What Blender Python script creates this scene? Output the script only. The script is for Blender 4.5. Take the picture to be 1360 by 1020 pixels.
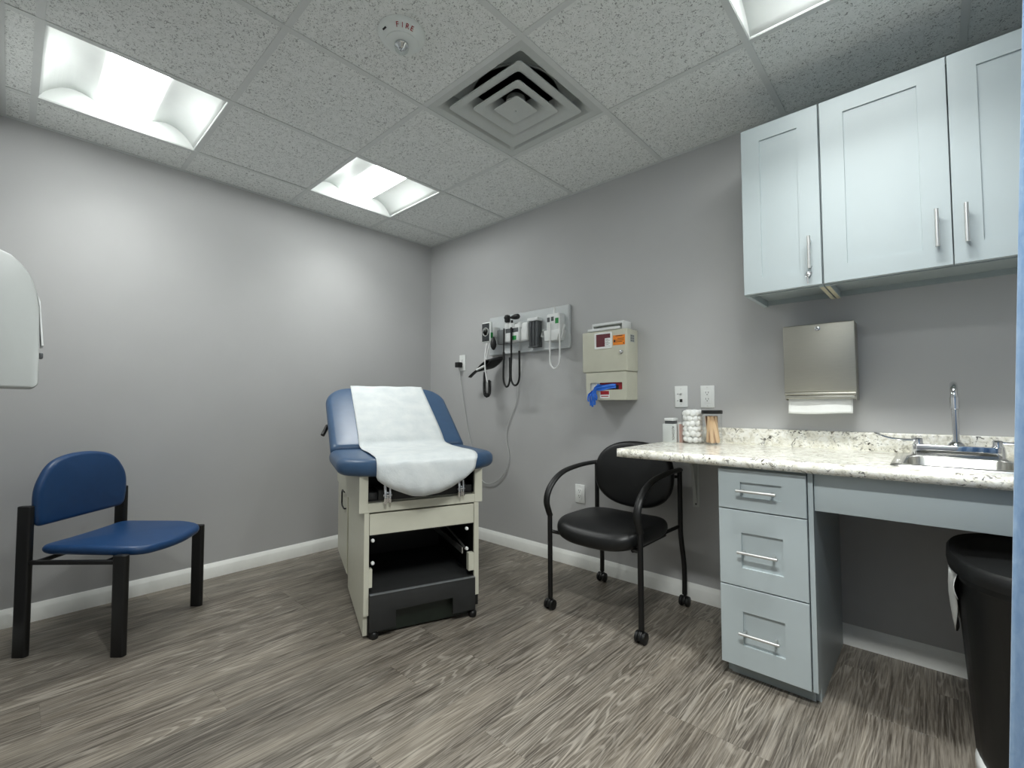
import bpy, bmesh, math, random
from mathutils import Matrix, Vector
R = math.radians
PI = math.pi
SC = bpy.context.scene
for o in list(bpy.data.objects):
    bpy.data.objects.remove(o, do_unlink=True)
COL = SC.collection
rng = random.Random(7)

# ------------------------------------------------------------------ camera, world, exposure
H = 2.4127                                   # ceiling height
cam_data = bpy.data.cameras.new('camera')
cam_data.sensor_width = 36.0
cam_data.lens = 36.0 * 608.993 / 1360.0
cam_data.clip_start = 0.01
cam = bpy.data.objects.new('camera', cam_data)
COL.objects.link(cam)
_yaw, _pit, _rol = 0.7410, 0.0410, -0.0028
_f = Vector((-math.sin(_yaw) * math.cos(_pit), math.cos(_yaw) * math.cos(_pit), math.sin(_pit)))
_r0 = Vector((math.cos(_yaw), math.sin(_yaw), 0))
_u0 = _r0.cross(_f)
_r = _r0 * math.cos(_rol) + _u0 * math.sin(_rol)
_u = _u0 * math.cos(_rol) - _r0 * math.sin(_rol)
cam.matrix_world = Matrix(((_r.x, _u.x, -_f.x, 3.2206), (_r.y, _u.y, -_f.y, -2.4668),
                           (_r.z, _u.z, -_f.z, 1.0420), (0, 0, 0, 1)))
SC.camera = cam
world = bpy.data.worlds.new('world')
world.use_nodes = True
world.node_tree.nodes['Background'].inputs[0].default_value = (0.6, 0.65, 0.7, 1)
world.node_tree.nodes['Background'].inputs[1].default_value = 0.05
SC.world = world
SC.view_settings.view_transform = 'Standard'
SC.view_settings.look = 'None'
SC.view_settings.gamma = 1.0
SC.view_settings.use_curve_mapping = False
SC.view_settings.exposure = 0.95
LAMP = 8.0                                    # emission of the ceiling light lenses
LENS_LAMP_W = {(0, 2): 2.3, (0, 0): 2.4, (4, 0): 5.5, (4, 2): 14.0}   # area lamp added just below each lens, powers uneven to level the walls
SC.cycles.max_bounces = 10
SC.cycles.diffuse_bounces = 8
SC.cycles.transparent_max_bounces = 16
SC.cycles.caustics_reflective = False
SC.cycles.sample_clamp_indirect = 6.0
SC.cycles.use_denoising = True

# ------------------------------------------------------------------ materials
def lin(c):
    out = []
    for v in c:
        v /= 255.0
        out.append(v / 12.92 if v <= 0.04045 else ((v + 0.055) / 1.055) ** 2.4)
    return (out[0], out[1], out[2], 1.0)

class NT:
    """small helper around a node tree"""
    def __init__(self, name):
        self.m = bpy.data.materials.new(name)
        self.m.use_nodes = True
        self.t = self.m.node_tree
        self.b = self.t.nodes['Principled BSDF']
    def n(self, kind, **kw):
        nd = self.t.nodes.new(kind)
        for k, v in kw.items():
            if k.startswith('i_'):
                nd.inputs[k[2:].replace('_', ' ')].default_value = v
            else:
                setattr(nd, k, v)
        return nd
    def l(self, a, b):
        self.t.links.new(a, b)
    def coord(self, scale=(1, 1, 1), which='Object', rand=False):
        tc = self.n('ShaderNodeTexCoord')
        mp = self.n('ShaderNodeMapping')
        mp.inputs['Scale'].default_value = scale
        self.l(tc.outputs[which], mp.inputs['Vector'])
        if rand:
            oi = self.n('ShaderNodeObjectInfo')
            sc = self.n('ShaderNodeVectorMath', operation='SCALE')
            sc.inputs[0].default_value = (37.0, 91.0, 53.0)
            self.l(oi.outputs['Random'], sc.inputs['Scale'])
            ad = self.n('ShaderNodeVectorMath', operation='ADD')
            self.l(tc.outputs[which], ad.inputs[0])
            self.l(sc.outputs[0], ad.inputs[1])
            self.l(ad.outputs[0], mp.inputs['Vector'])
        return mp.outputs[0]
    def noise(self, vec, scale, detail=3, rough=0.5, dist=0.0):
        nd = self.n('ShaderNodeTexNoise')
        nd.inputs['Scale'].default_value = scale
        nd.inputs['Detail'].default_value = detail
        nd.inputs['Roughness'].default_value = rough
        nd.inputs['Distortion'].default_value = dist
        self.l(vec, nd.inputs['Vector'])
        return nd.outputs[0]
    def ramp(self, fac, stops):
        nd = self.n('ShaderNodeValToRGB')
        e = nd.color_ramp.elements
        while len(e) < len(stops):
            e.new(0.5)
        for k, (p, c) in enumerate(stops):
            e[k].position = p
            e[k].color = c if len(c) == 4 else (*c, 1)
        self.l(fac, nd.inputs[0])
        return nd.outputs[0]
    def mix(self, fac, a, b, mode='MIX'):
        nd = self.n('ShaderNodeMix', data_type='RGBA', blend_type=mode)
        for sock, v in ((nd.inputs[0], fac), (nd.inputs[6], a), (nd.inputs[7], b)):
            if hasattr(v, 'links'):
                self.l(v, sock)
            else:
                sock.default_value = v
        return nd.outputs[2]
    def bump(self, h, strength, dist=0.002):
        nd = self.n('ShaderNodeBump')
        nd.inputs['Strength'].default_value = strength
        nd.inputs['Distance'].default_value = dist
        self.l(h, nd.inputs['Height'])
        self.l(nd.outputs[0], self.b.inputs['Normal'])

def pm(name, rgb, rough=0.5, metal=0.0, var=0.05, scale=25.0, bump=0.0, bscale=200.0, spec=0.5, coat=0.0, aniso=None):
    t = NT(name)
    c = lin(rgb)
    v = t.coord(aniso or (1, 1, 1))
    n = t.noise(v, scale)
    lo = tuple(x * (1 - var) for x in c[:3])
    hi = tuple(min(1, x * (1 + var)) for x in c[:3])
    t.l(t.ramp(n, [(0.3, lo), (0.7, hi)]), t.b.inputs['Base Color'])
    t.b.inputs['Roughness'].default_value = rough
    t.b.inputs['Metallic'].default_value = metal
    t.b.inputs['Specular IOR Level'].default_value = spec
    t.b.inputs['Coat Weight'].default_value = coat
    if bump:
        t.bump(t.noise(v, bscale, 2), bump)
    return t.m

M = {}
M['wall'] = pm('wall_paint', (190, 190, 190), 0.62, var=0.02, scale=3, bump=0.12, bscale=260, spec=0.3)
M['trim'] = pm('white_trim_paint', (246, 247, 243), 0.4, var=0.02)
M['door'] = pm('door_paint', (112, 114, 118), 0.5, var=0.15, scale=6, aniso=(8, 8, 1))
M['tee'] = pm('ceiling_grid_metal', (212, 215, 213), 0.45, var=0.02)
M['cabinet'] = pm('grey_cabinet_paint', (180, 190, 192), 0.38, var=0.02, scale=4, bump=0.04)
M['carcass'] = pm('cabinet_carcass', (158, 167, 168), 0.45, var=0.02)
M['raw_edge'] = pm('raw_plywood_edge', (216, 208, 182), 0.6, var=0.08, scale=60)
M['steel'] = pm('brushed_steel', (222, 222, 220), 0.4, 1.0, var=0.04, aniso=(1, 1, 30))
M['dispenser_steel'] = pm('brushed_dispenser_steel', (184, 182, 172), 0.42, 1.0, var=0.05, scale=20, aniso=(1, 1, 40))
M['chrome'] = pm('chrome', (225, 226, 228), 0.06, 1.0, var=0.01)
M['sink'] = pm('sink_steel', (205, 204, 198), 0.25, 1.0, var=0.03)
M['black_metal'] = pm('black_powder_coat', (10, 10, 11), 0.42, var=0.1, bump=0.05)
M['black_vinyl'] = pm('black_vinyl', (11, 12, 13), 0.4, var=0.1, bump=0.12, bscale=350)
M['black_plastic'] = pm('black_plastic', (12, 13, 13), 0.45, var=0.1, bump=0.05)
M['dark_step'] = pm('charcoal_step', (38, 39, 39), 0.6, var=0.08, bump=0.15, bscale=300)
M['green_panel'] = pm('dark_green_panel', (24, 32, 25), 0.4, var=0.15)
M['blue_vinyl'] = pm('blue_vinyl', (22, 62, 106), 0.4, var=0.05, bump=0.12, bscale=320)
M['table_vinyl'] = pm('table_blue_vinyl', (56, 84, 116), 0.36, var=0.04, bump=0.1, bscale=320)
M['cream'] = pm('cream_laminate', (205, 204, 188), 0.42, var=0.02)
M['beige'] = pm('beige_steel', (204, 203, 186), 0.4, var=0.02)
M['white_plastic'] = pm('white_plastic', (228, 230, 229), 0.35, var=0.02)
M['plate'] = pm('white_plate', (240, 242, 240), 0.3, var=0.01)
M['dispenser'] = pm('dispenser_plastic', (180, 184, 182), 0.4, var=0.015)
M['board'] = pm('station_board', (200, 204, 205), 0.4, var=0.02)
M['grey_plastic'] = pm('grey_plastic', (112, 115, 116), 0.4, var=0.05)
M['dark_grey'] = pm('dark_grey_plastic', (80, 83, 85), 0.35, var=0.06)
M['dark_face'] = pm('gauge_face', (52, 55, 57), 0.25, var=0.2, scale=60)
M['green'] = pm('green_label', (22, 140, 62), 0.4)
M['orange'] = pm('orange_label', (243, 140, 34), 0.5)
M['dark_ink'] = pm('dark_ink', (30, 28, 28), 0.6)
M['red_ink'] = pm('red_ink', (160, 22, 34), 0.5)
M['red_box'] = pm('red_carton', (150, 22, 34), 0.5)
M['red_window'] = pm('dark_red_plastic', (104, 44, 52), 0.15, var=0.1)
M['pink'] = pm('pink_carton', (196, 160, 150), 0.5)
M['glove'] = pm('blue_nitrile', (44, 112, 214), 0.45, var=0.15, bump=0.3, bscale=90)
M['cable'] = pm('grey_cable', (200, 202, 200), 0.45)
M['white_cable'] = pm('white_cable', (232, 233, 232), 0.4)
M['towel'] = pm('towel_paper', (246, 247, 243), 0.85, var=0.02, bump=0.2, bscale=120)
M['cotton'] = pm('cotton', (253, 253, 250), 0.95, var=0.03, scale=90, bump=0.8, bscale=260)
M['stick'] = pm('birch_stick', (230, 194, 152), 0.6, var=0.1, scale=12, aniso=(20, 20, 1))
M['bag'] = pm('white_bag_plastic', (214, 216, 214), 0.3, var=0.05, bump=0.4, bscale=60)
M['dark_void'] = pm('duct_interior', (58, 62, 62), 0.7)
M['vent'] = pm('vent_paint', (196, 200, 197), 0.45, var=0.02)
M['troffer'] = pm('troffer_white', (208, 211, 209), 0.4, var=0.01)
M['alarm'] = pm('alarm_plastic', (226, 231, 228), 0.35, var=0.01)

def glass(name, tint=(1, 1, 1), gloss=0.10):
    t = NT(name)
    tr = t.n('ShaderNodeBsdfTransparent')
    tr.inputs[0].default_value = (*tint, 1)
    gl = t.n('ShaderNodeBsdfGlossy')
    gl.inputs['Roughness'].default_value = 0.03
    lw = t.n('ShaderNodeLayerWeight')
    lw.inputs['Blend'].default_value = 0.5
    pw = t.n('ShaderNodeMath', operation='POWER')
    t.l(lw.outputs['Facing'], pw.inputs[0])
    pw.inputs[1].default_value = 4.0
    ns = t.noise(t.coord(), 8)
    ad = t.n('ShaderNodeMath', operation='MULTIPLY_ADD')
    t.l(pw.outputs[0], ad.inputs[0])
    ad.inputs[1].default_value = 0.5
    ml = t.n('ShaderNodeMath', operation='MULTIPLY')
    t.l(ns, ml.inputs[0])
    ml.inputs[1].default_value = 0.08
    t.l(ml.outputs[0], ad.inputs[2])
    mx = t.n('ShaderNodeMixShader')
    t.l(ad.outputs[0], mx.inputs[0])
    t.l(tr.outputs[0], mx.inputs[1])
    t.l(gl.outputs[0], mx.inputs[2])
    t.l(mx.outputs[0], t.t.nodes['Material Output'].inputs[0])
    return t.m
M['glass'] = glass('clear_jar_plastic', (0.99, 0.993, 0.993))
M['lens_clear'] = glass('strobe_lens', (0.93, 0.95, 0.95))
M['frosted_box'] = pm('frosted_box', (206, 210, 208), 0.3, var=0.03)

def emit(name, rgb, s):
    t = NT(name)
    n = t.noise(t.coord(), 5)
    c = t.ramp(n, [(0.0, tuple(v * 0.98 for v in rgb)), (1.0, rgb)])
    t.b.inputs['Base Color'].default_value = (0.9, 0.9, 0.9, 1)
    t.l(c, t.b.inputs['Emission Color'])
    t.b.inputs['Emission Strength'].default_value = s
    return t.m
M['lens'] = emit('light_lens', (0.965, 1.0, 0.98), LAMP)

def m_tile():
    t = NT('fissured_ceiling_tile')
    v = t.coord((1, 1, 1), 'Object', True)
    base = t.ramp(t.noise(v, 40, 4), [(0.3, lin((228, 231, 228))), (0.7, lin((238, 240, 238)))])
    vd = t.n('ShaderNodeVectorMath', operation='MULTIPLY')
    t.l(v, vd.inputs[0])
    vd.inputs[1].default_value = (1, 1.0, 1)
    n1 = t.noise(vd.outputs[0], 95, 2.5, 0.6, 1.6)
    n2 = t.noise(v, 9, 2)
    pit = t.ramp(n1, [(0.37, (1, 1, 1)), (0.42, (0, 0, 0))])
    n3 = t.noise(v, 230, 1)
    pin = t.ramp(n3, [(0.27, (1, 1, 1)), (0.32, (0, 0, 0))])
    al = t.n('ShaderNodeMath', operation='MAXIMUM')
    t.l(pit, al.inputs[0]); t.l(pin, al.inputs[1])
    ft = t.n('ShaderNodeMath', operation='MULTIPLY')
    t.l(al.outputs[0], ft.inputs[0]); ft.inputs[1].default_value = 0.66
    t.l(t.mix(ft.outputs[0], base, lin((96, 98, 96))), t.b.inputs['Base Color'])
    t.b.inputs['Roughness'].default_value = 0.9
    t.b.inputs['Specular IOR Level'].default_value = 0.1
    iv = t.n('ShaderNodeMath', operation='SUBTRACT')
    iv.inputs[0].default_value = 1.0
    t.l(al.outputs[0], iv.inputs[1])
    t.bump(iv.outputs[0], 0.5, 0.002)
    return t.m
M['tile'] = m_tile()

def m_plank():
    t = NT('grey_oak_plank')
    v = t.coord((1, 1, 1), 'Object', True)
    def stretched(s):
        mp = t.n('ShaderNodeMapping')
        mp.inputs['Scale'].default_value = s
        t.l(v, mp.inputs['Vector'])
        return mp.outputs[0]
    oi = t.n('ShaderNodeObjectInfo')
    tone = t.noise(stretched((7, 0.9, 1)), 1.6, 5, 0.6, 0.8)
    col = t.ramp(tone, [(0.25, lin((54, 48, 42))), (0.5, lin((88, 81, 72))), (0.75, lin((128, 120, 108)))])
    # cathedral grain: warped bands, pale lime in the pores
    warp = t.noise(stretched((6.0, 0.5, 1)), 1.6, 2, 0.5, 0.15)
    mul = t.n('ShaderNodeMath', operation='MULTIPLY')
    t.l(warp, mul.inputs[0]); mul.inputs[1].default_value = 22.0
    sn = t.n('ShaderNodeMath', operation='SINE')
    m2 = t.n('ShaderNodeMath', operation='MULTIPLY'); m2.inputs[1].default_value = 6.2832
    t.l(mul.outputs[0], m2.inputs[0]); t.l(m2.outputs[0], sn.inputs[0])
    ring = t.ramp(sn.outputs[0], [(0.35, (0, 0, 0)), (0.95, (1, 1, 1))])
    fine = t.noise(stretched((170, 5, 1)), 1.0, 3, 0.65)
    finr = t.ramp(fine, [(0.42, (0, 0, 0)), (0.68, (1, 1, 1))])
    pres = t.ramp(t.noise(stretched((5, 1.2, 1)), 1.3, 2), [(0.4, (0.12, 0.12, 0.12)), (0.65, (1, 1, 1))])
    a = t.n('ShaderNodeMath', operation='MULTIPLY'); t.l(ring, a.inputs[0]); t.l(pres, a.inputs[1])
    b = t.n('ShaderNodeMath', operation='MULTIPLY'); t.l(a.outputs[0], b.inputs[0]); b.inputs[1].default_value = 0.36
    c1 = t.mix(b.outputs[0], col, lin((202, 196, 184)))
    d = t.n('ShaderNodeMath', operation='MULTIPLY'); t.l(finr, d.inputs[0]); d.inputs[1].default_value = 0.34
    c2 = t.mix(d.outputs[0], c1, lin((186, 179, 167)))
    dk = t.noise(stretched((120, 3.5, 1)), 1.0, 3, 0.6)
    dkr = t.ramp(dk, [(0.28, (1, 1, 1)), (0.44, (0, 0, 0))])
    e = t.n('ShaderNodeMath', operation='MULTIPLY'); t.l(dkr, e.inputs[0]); e.inputs[1].default_value = 0.6
    c3 = t.mix(e.outputs[0], c2, lin((56, 51, 46)))
    f2 = t.noise(stretched((300, 7, 1)), 1.0, 3, 0.6, 0.3)
    f2r = t.ramp(f2, [(0.50, (0, 0, 0)), (0.60, (1, 1, 1))])
    g2 = t.n('ShaderNodeMath', operation='MULTIPLY'); t.l(f2r, g2.inputs[0]); g2.inputs[1].default_value = 0.26
    c3 = t.mix(g2.outputs[0], c3, lin((182, 175, 162)))
    tn = t.ramp(oi.outputs['Random'], [(0.0, (0.90, 0.90, 0.90)), (1.0, (1.0, 0.99, 0.98))])
    t.l(t.mix(1.0, c3, tn, 'MULTIPLY'), t.b.inputs['Base Color'])
    t.b.inputs['Roughness'].default_value = 0.42
    t.b.inputs['Specular IOR Level'].default_value = 0.4
    t.bump(fine, 0.18, 0.001)
    return t.m
M['plank'] = m_plank()

def m_granite():
    t = NT('granite_laminate')
    v = t.coord()
    a = t.noise(v, 38, 5, 0.65, 0.5)
    base = t.ramp(a, [(0.32, lin((190, 187, 174))), (0.45, lin((236, 233, 220))), (0.6, lin((253, 252, 245)))])
    b = t.noise(v, 62, 4, 0.68, 1.0)
    spot = t.ramp(b, [(0.40, (1, 1, 1)), (0.45, (0, 0, 0))])
    big = t.ramp(t.noise(v, 14, 3), [(0.38, (0.12, 0.12, 0.12)), (0.62, (1, 1, 1))])
    m = t.n('ShaderNodeMath', operation='MULTIPLY'); t.l(spot, m.inputs[0]); t.l(big, m.inputs[1])
    tint = t.ramp(t.noise(v, 30, 2), [(0.4, lin((44, 43, 41))), (0.6, lin((120, 114, 100)))])
    c = t.mix(m.outputs[0], base, tint)
    t.l(c, t.b.inputs['Base Color'])
    t.b.inputs['Roughness'].default_value = 0.16
    return t.m
M['granite'] = m_granite()

def m_paper():
    t = NT('exam_paper')
    v = t.coord()
    n = t.noise(v, 14, 4)
    t.l(t.ramp(n, [(0.3, lin((206, 212, 214))), (0.7, lin((220, 224, 224)))]), t.b.inputs['Base Color'])
    t.b.inputs['Roughness'].default_value = 0.8
    t.bump(t.noise(v, 55, 4, 0.6, 0.5), 0.5, 0.004)
    return t.m
M['paper'] = m_paper()

def m_curtain():
    t = NT('blue_woven_curtain')
    v = t.coord((1, 1, 1))
    wv = t.noise(t.coord((1, 1, 0.45)), 75, 3, 0.6, 0.6)
    t.l(t.ramp(wv, [(0.3, lin((146, 174, 204))), (0.7, lin((178, 202, 224)))]), t.b.inputs['Base Color'])
    t.b.inputs['Roughness'].default_value = 0.9
    t.b.inputs['Sheen Weight'].default_value = 0.2
    t.bump(wv, 0.4, 0.002)
    tl = t.n('ShaderNodeBsdfTranslucent')
    tl.inputs[0].default_value = lin((160, 190, 220))
    mx = t.n('ShaderNodeMixShader')
    mx.inputs[0].default_value = 0.4
    t.l(t.b.outputs[0], mx.inputs[1])
    t.l(tl.outputs[0], mx.inputs[2])
    t.l(mx.outputs[0], t.t.nodes['Material Output'].inputs[0])
    return t.m
M['curtain'] = m_curtain()

# ------------------------------------------------------------------ geometry helpers
def nb():
    return bmesh.new()

def merge(bm, tmp, mat4=None):
    if mat4 is not None:
        bmesh.ops.transform(tmp, matrix=mat4, verts=tmp.verts)
    me = bpy.data.meshes.new('tmp')
    tmp.to_mesh(me); tmp.free()
    bm.from_mesh(me)
    bpy.data.meshes.remove(me)

def bx(bm, x0, x1, y0, y1, z0, z1, bev=0.0, seg=2, mat4=None):
    t = nb()
    bmesh.ops.create_cube(t, size=1.0)
    for v in t.verts:
        v.co = Vector(((x0 + x1) / 2 + v.co.x * abs(x1 - x0), (y0 + y1) / 2 + v.co.y * abs(y1 - y0),
                       (z0 + z1) / 2 + v.co.z * abs(z1 - z0)))
    if bev > 0:
        bev = min(bev, 0.49 * min(abs(x1 - x0), abs(y1 - y0), abs(z1 - z0)))
        bmesh.ops.bevel(t, geom=list(t.edges), offset=bev, segments=seg, profile=0.5, affect='EDGES')
    merge(bm, t, mat4)
    return bm

def loops(bm, rings, cap0=True, cap1=True, close=True):
    """skin a list of equal-length vertex rings"""
    vs = [[bm.verts.new(p) for p in r] for r in rings]
    n = len(vs[0])
    for a, b in zip(vs, vs[1:]):
        for k in range(n if close else n - 1):
            bm.faces.new((a[k], a[(k + 1) % n], b[(k + 1) % n], b[k]))
    if cap0 and close:
        bm.faces.new(list(reversed(vs[0])))
    if cap1 and close:
        bm.faces.new(vs[-1])
    return vs

def prism(bm, pts, axis, a0, a1, bev=0.0, mat4=None):
    """2-D polygon extruded along axis; pts are the other two coordinates in xyz order"""
    t = nb()
    def P(p, a):
        if axis == 'x': return (a, p[0], p[1])
        if axis == 'y': return (p[0], a, p[1])
        return (p[0], p[1], a)
    loops(t, [[P(p, a0) for p in pts], [P(p, a1) for p in pts]])
    bmesh.ops.recalc_face_normals(t, faces=t.faces)
    if bev:
        es = [e for e in t.edges if len(e.link_faces) == 2 and e.calc_face_angle(0) > 0.6]
        bmesh.ops.bevel(t, geom=es, offset=bev, segments=2, profile=0.5, affect='EDGES')
    merge(bm, t, mat4)
    return bm

def lathe(bm, prof, loc=(0, 0, 0), seg=24, axis='z', sx=1.0, sy=1.0):
    """profile of (radius, height)"""
    t = nb()
    rings = []
    for r, h in prof:
        r = max(r, 1e-5)
        rings.append([(sx * r * math.cos(2 * PI * k / seg), sy * r * math.sin(2 * PI * k / seg), h) for k in range(seg)])
    loops(t, rings)
    m = Matrix.Translation(loc)
    if axis == 'y':
        m = m @ Matrix.Rotation(PI / 2, 4, 'X')       # local z -> -y
    elif axis == 'x':
        m = m @ Matrix.Rotation(PI / 2, 4, 'Y')       # local z -> +x
    elif isinstance(axis, (Vector, tuple)):
        m = m @ Vector((0, 0, 1)).rotation_difference(Vector(axis)).to_matrix().to_4x4()
    bmesh.ops.recalc_face_normals(t, faces=t.faces)
    merge(bm, t, m)
    return bm

def cyl(bm, p0, p1, r, seg=16, r1=None, bev=0.0):
    p0, p1 = Vector(p0), Vector(p1)
    d = p1 - p0
    L = d.length
    r1 = r if r1 is None else r1
    prof = [(r, 0), (r1, L)]
    if bev:
        prof = [(r - bev, 0), (r, bev), (r1, L - bev), (r1 - bev, L)]
    return lathe(bm, prof, p0, seg, tuple(d.normalized()))

def smooth_path(pts, n=8):
    pts = [Vector(p) for p in pts]
    out = []
    for i in range(len(pts) - 1):
        p0 = pts[max(i - 1, 0)]; p1 = pts[i]; p2 = pts[i + 1]; p3 = pts[min(i + 2, len(pts) - 1)]
        for k in range(n):
            t = k / n
            out.append(0.5 * ((2 * p1) + (p2 - p0) * t + (2 * p0 - 5 * p1 + 4 * p2 - p3) * t * t + (3 * p1 - p0 - 3 * p2 + p3) * t ** 3))
    out.append(pts[-1])
    return out

def tube(bm, pts, r, seg=10, smooth=0, sec=None, radii=None):
    """sweep a circle (or section sec of (u, v) points) along a path"""
    pts = smooth_path(pts, smooth) if smooth else [Vector(p) for p in pts]
    if sec is None:
        sec = [(math.cos(2 * PI * k / seg), math.sin(2 * PI * k / seg)) for k in range(seg)]
        unit = True
    else:
        unit = False
    tg = []
    for i in range(len(pts)):
        a = pts[max(i - 1, 0)]; b = pts[min(i + 1, len(pts) - 1)]
        tg.append((b - a).normalized())
    up = Vector((0, 0, 1)) if abs(tg[0].z) < 0.9 else Vector((0, 1, 0))
    side = tg[0].cross(up).normalized()
    rings = []
    for i, p in enumerate(pts):
        if i:
            q = tg[i - 1].rotation_difference(tg[i])
            side = (q @ side).normalized()
        side = (side - tg[i] * side.dot(tg[i])).normalized()
        w = tg[i].cross(side)
        rr = (radii[min(int(i * len(radii) / len(pts)), len(radii) - 1)] if radii else r) if unit else 1.0
        rings.append([p + side * (u * rr) + w * (v * rr) for u, v in sec])
    t = nb()
    loops(t, rings)
    bmesh.ops.recalc_face_normals(t, faces=t.faces)
    merge(bm, t)
    return bm

def superell(a, b, e=2.5, n=40, cx=0.0, cy=0.0):
    out = []
    for k in range(n):
        t = 2 * PI * k / n
        c, s = math.cos(t), math.sin(t)
        out.append((cx + a * math.copysign(abs(c) ** (2 / e), c), cy + b * math.copysign(abs(s) ** (2 / e), s)))
    return out

def round_poly(pts, r, n=5):
    """round the corners of a polygon; r a number or a list"""
    out = []
    N = len(pts)
    for i in range(N):
        p = Vector(pts[i]).to_2d(); a = Vector(pts[i - 1]).to_2d(); b = Vector(pts[(i + 1) % N]).to_2d()
        rr = r[i] if isinstance(r, (list, tuple)) else r
        da = (a - p); db = (b - p)
        rr = min(rr, 0.49 * da.length, 0.49 * db.length)
        p0 = p + da.normalized() * rr; p1 = p + db.normalized() * rr
        for k in range(n + 1):
            t = k / n
            q = p0 * (1 - t) ** 2 + p * 2 * t * (1 - t) + p1 * t * t
            out.append((q.x, q.y))
    return out

def pillow(bm, outline, z0, z1, r, dome=0.0, rsteps=5, dsteps=5, fn=None, mat4=None, bottom_dome=0.0):
    """soft slab: outline in xy, edges rounded by r, domed top"""
    t = nb()
    cx = sum(p[0] for p in outline) / len(outline); cy = sum(p[1] for p in outline) / len(outline)
    ext = min(max(abs(p[0] - cx) for p in outline), max(abs(p[1] - cy) for p in outline))
    rz = min(r, (z1 - z0) / 2)
    rings = []
    def ring(inset, z):
        out = []
        for x, y in outline:
            d = math.hypot(x - cx, y - cy) or 1e-6
            k = max(0.0, 1 - inset / ext)
            out.append((cx + (x - cx) * k, cy + (y - cy) * k, z))
        return out
    if bottom_dome:
        for k in range(dsteps):
            s = k / dsteps * 0.96 + 0.03
            q = 1 - s
            rings.append(ring(r + (ext - r) * q, z0 - bottom_dome * (1 - s * s)))
    for k in range(rsteps + 1):
        a = PI / 2 * k / rsteps
        rings.append(ring(r * (1 - math.sin(a)), z0 + rz * (1 - math.cos(a))))
    for k in range(rsteps + 1):
        a = PI / 2 * k / rsteps
        rings.append(ring(r * (1 - math.cos(a)), z1 - rz * (1 - math.sin(a))))
    for k in range(1, dsteps + 1):
        s = 1 - k / dsteps * 0.97
        rings.append(ring(r + (ext - r) * (1 - s), z1 + dome * (1 - s * s)))
    loops(t, rings)
    bmesh.ops.remove_doubles(t, verts=t.verts, dist=1e-5)
    bmesh.ops.recalc_face_normals(t, faces=t.faces)
    if fn:
        for v in t.verts:
            v.co = Vector(fn(v.co))
    merge(bm, t, mat4)
    return bm

def grid_sheet(bm, nu, nv, fn):
    vs = [[bm.verts.new(fn(i / nu, j / nv)) for j in range(nv + 1)] for i in range(nu + 1)]
    for i in range(nu):
        for j in range(nv):
            bm.faces.new((vs[i][j], vs[i + 1][j], vs[i + 1][j + 1], vs[i][j + 1]))
    return bm

# ------------------------------------------------------------------ object helpers
MW = {}                                        # world matrix of every thing / part
def thing(name, label, cat, loc=(0, 0, 0), rot=0.0, group=None):
    o = bpy.data.objects.new(name, None)
    o.empty_display_size = 0.05
    COL.objects.link(o)
    o.location = loc
    o.rotation_euler = (0, 0, rot)
    MW[o.name] = Matrix.Translation(loc) @ Matrix.Rotation(rot, 4, 'Z')
    o['label'] = label
    o['category'] = cat
    if group:
        o['group'] = group
    return o

def part(name, bm, mat, parent=None, local=False, smooth=True, label=None, solid=None, angle=38):
    """link the bmesh as one object; vertices are world coordinates unless local"""
    if parent is not None and not local:
        bmesh.ops.transform(bm, matrix=MW[parent.name].inverted(), verts=bm.verts)
    bmesh.ops.recalc_face_normals(bm, faces=bm.faces)
    for f in bm.faces:
        f.smooth = smooth
    if smooth:
        for e in bm.edges:
            if len(e.link_faces) == 2 and e.calc_face_angle(0) > R(angle):
                e.smooth = False
    me = bpy.data.meshes.new(name)
    bm.to_mesh(me); bm.free()
    me.materials.append(M[mat] if isinstance(mat, str) else mat)
    o = bpy.data.objects.new(name, me)
    COL.objects.link(o)
    if parent is not None:
        o.parent = parent
        MW[o.name] = MW[parent.name].copy()
    else:
        MW[o.name] = Matrix.Identity(4)
    if label:
        o['label'] = label
    if solid:
        md = o.modifiers.new('thickness', 'SOLIDIFY')
        md.thickness = solid
        md.offset = 0
    return o

def tag(o, label, cat, group=None):
    o['label'] = label; o['category'] = cat
    if group:
        o['group'] = group
    return o

def struct(name, bm, mat, parent=None, smooth=True):
    o = part(name, bm, mat, parent, smooth=smooth)
    if parent is None:
        o['kind'] = 'structure'
    return o

def text_bm(txt, size, mat4, extrude=0.0004, spacing=1.0):
    cu = bpy.data.curves.new('txt', 'FONT')
    cu.body = txt; cu.size = size; cu.extrude = extrude
    cu.align_x = 'CENTER'; cu.align_y = 'CENTER'
    cu.space_character = spacing
    ob = bpy.data.objects.new('txt', cu)
    COL.objects.link(ob)
    dg = bpy.context.evaluated_depsgraph_get()
    me = bpy.data.meshes.new_from_object(ob.evaluated_get(dg))
    bm = nb(); bm.from_mesh(me)
    bpy.data.objects.remove(ob); bpy.data.curves.remove(cu); bpy.data.meshes.remove(me)
    bmesh.ops.transform(bm, matrix=mat4, verts=bm.verts)
    return bm

def frame4(x, y, z, o):
    """matrix from three axis vectors and an origin"""
    x, y, z, o = Vector(x), Vector(y), Vector(z), Vector(o)
    return Matrix(((x.x, y.x, z.x, o.x), (x.y, y.y, z.y, o.y), (x.z, y.z, z.z, o.z), (0, 0, 0, 1)))

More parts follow.
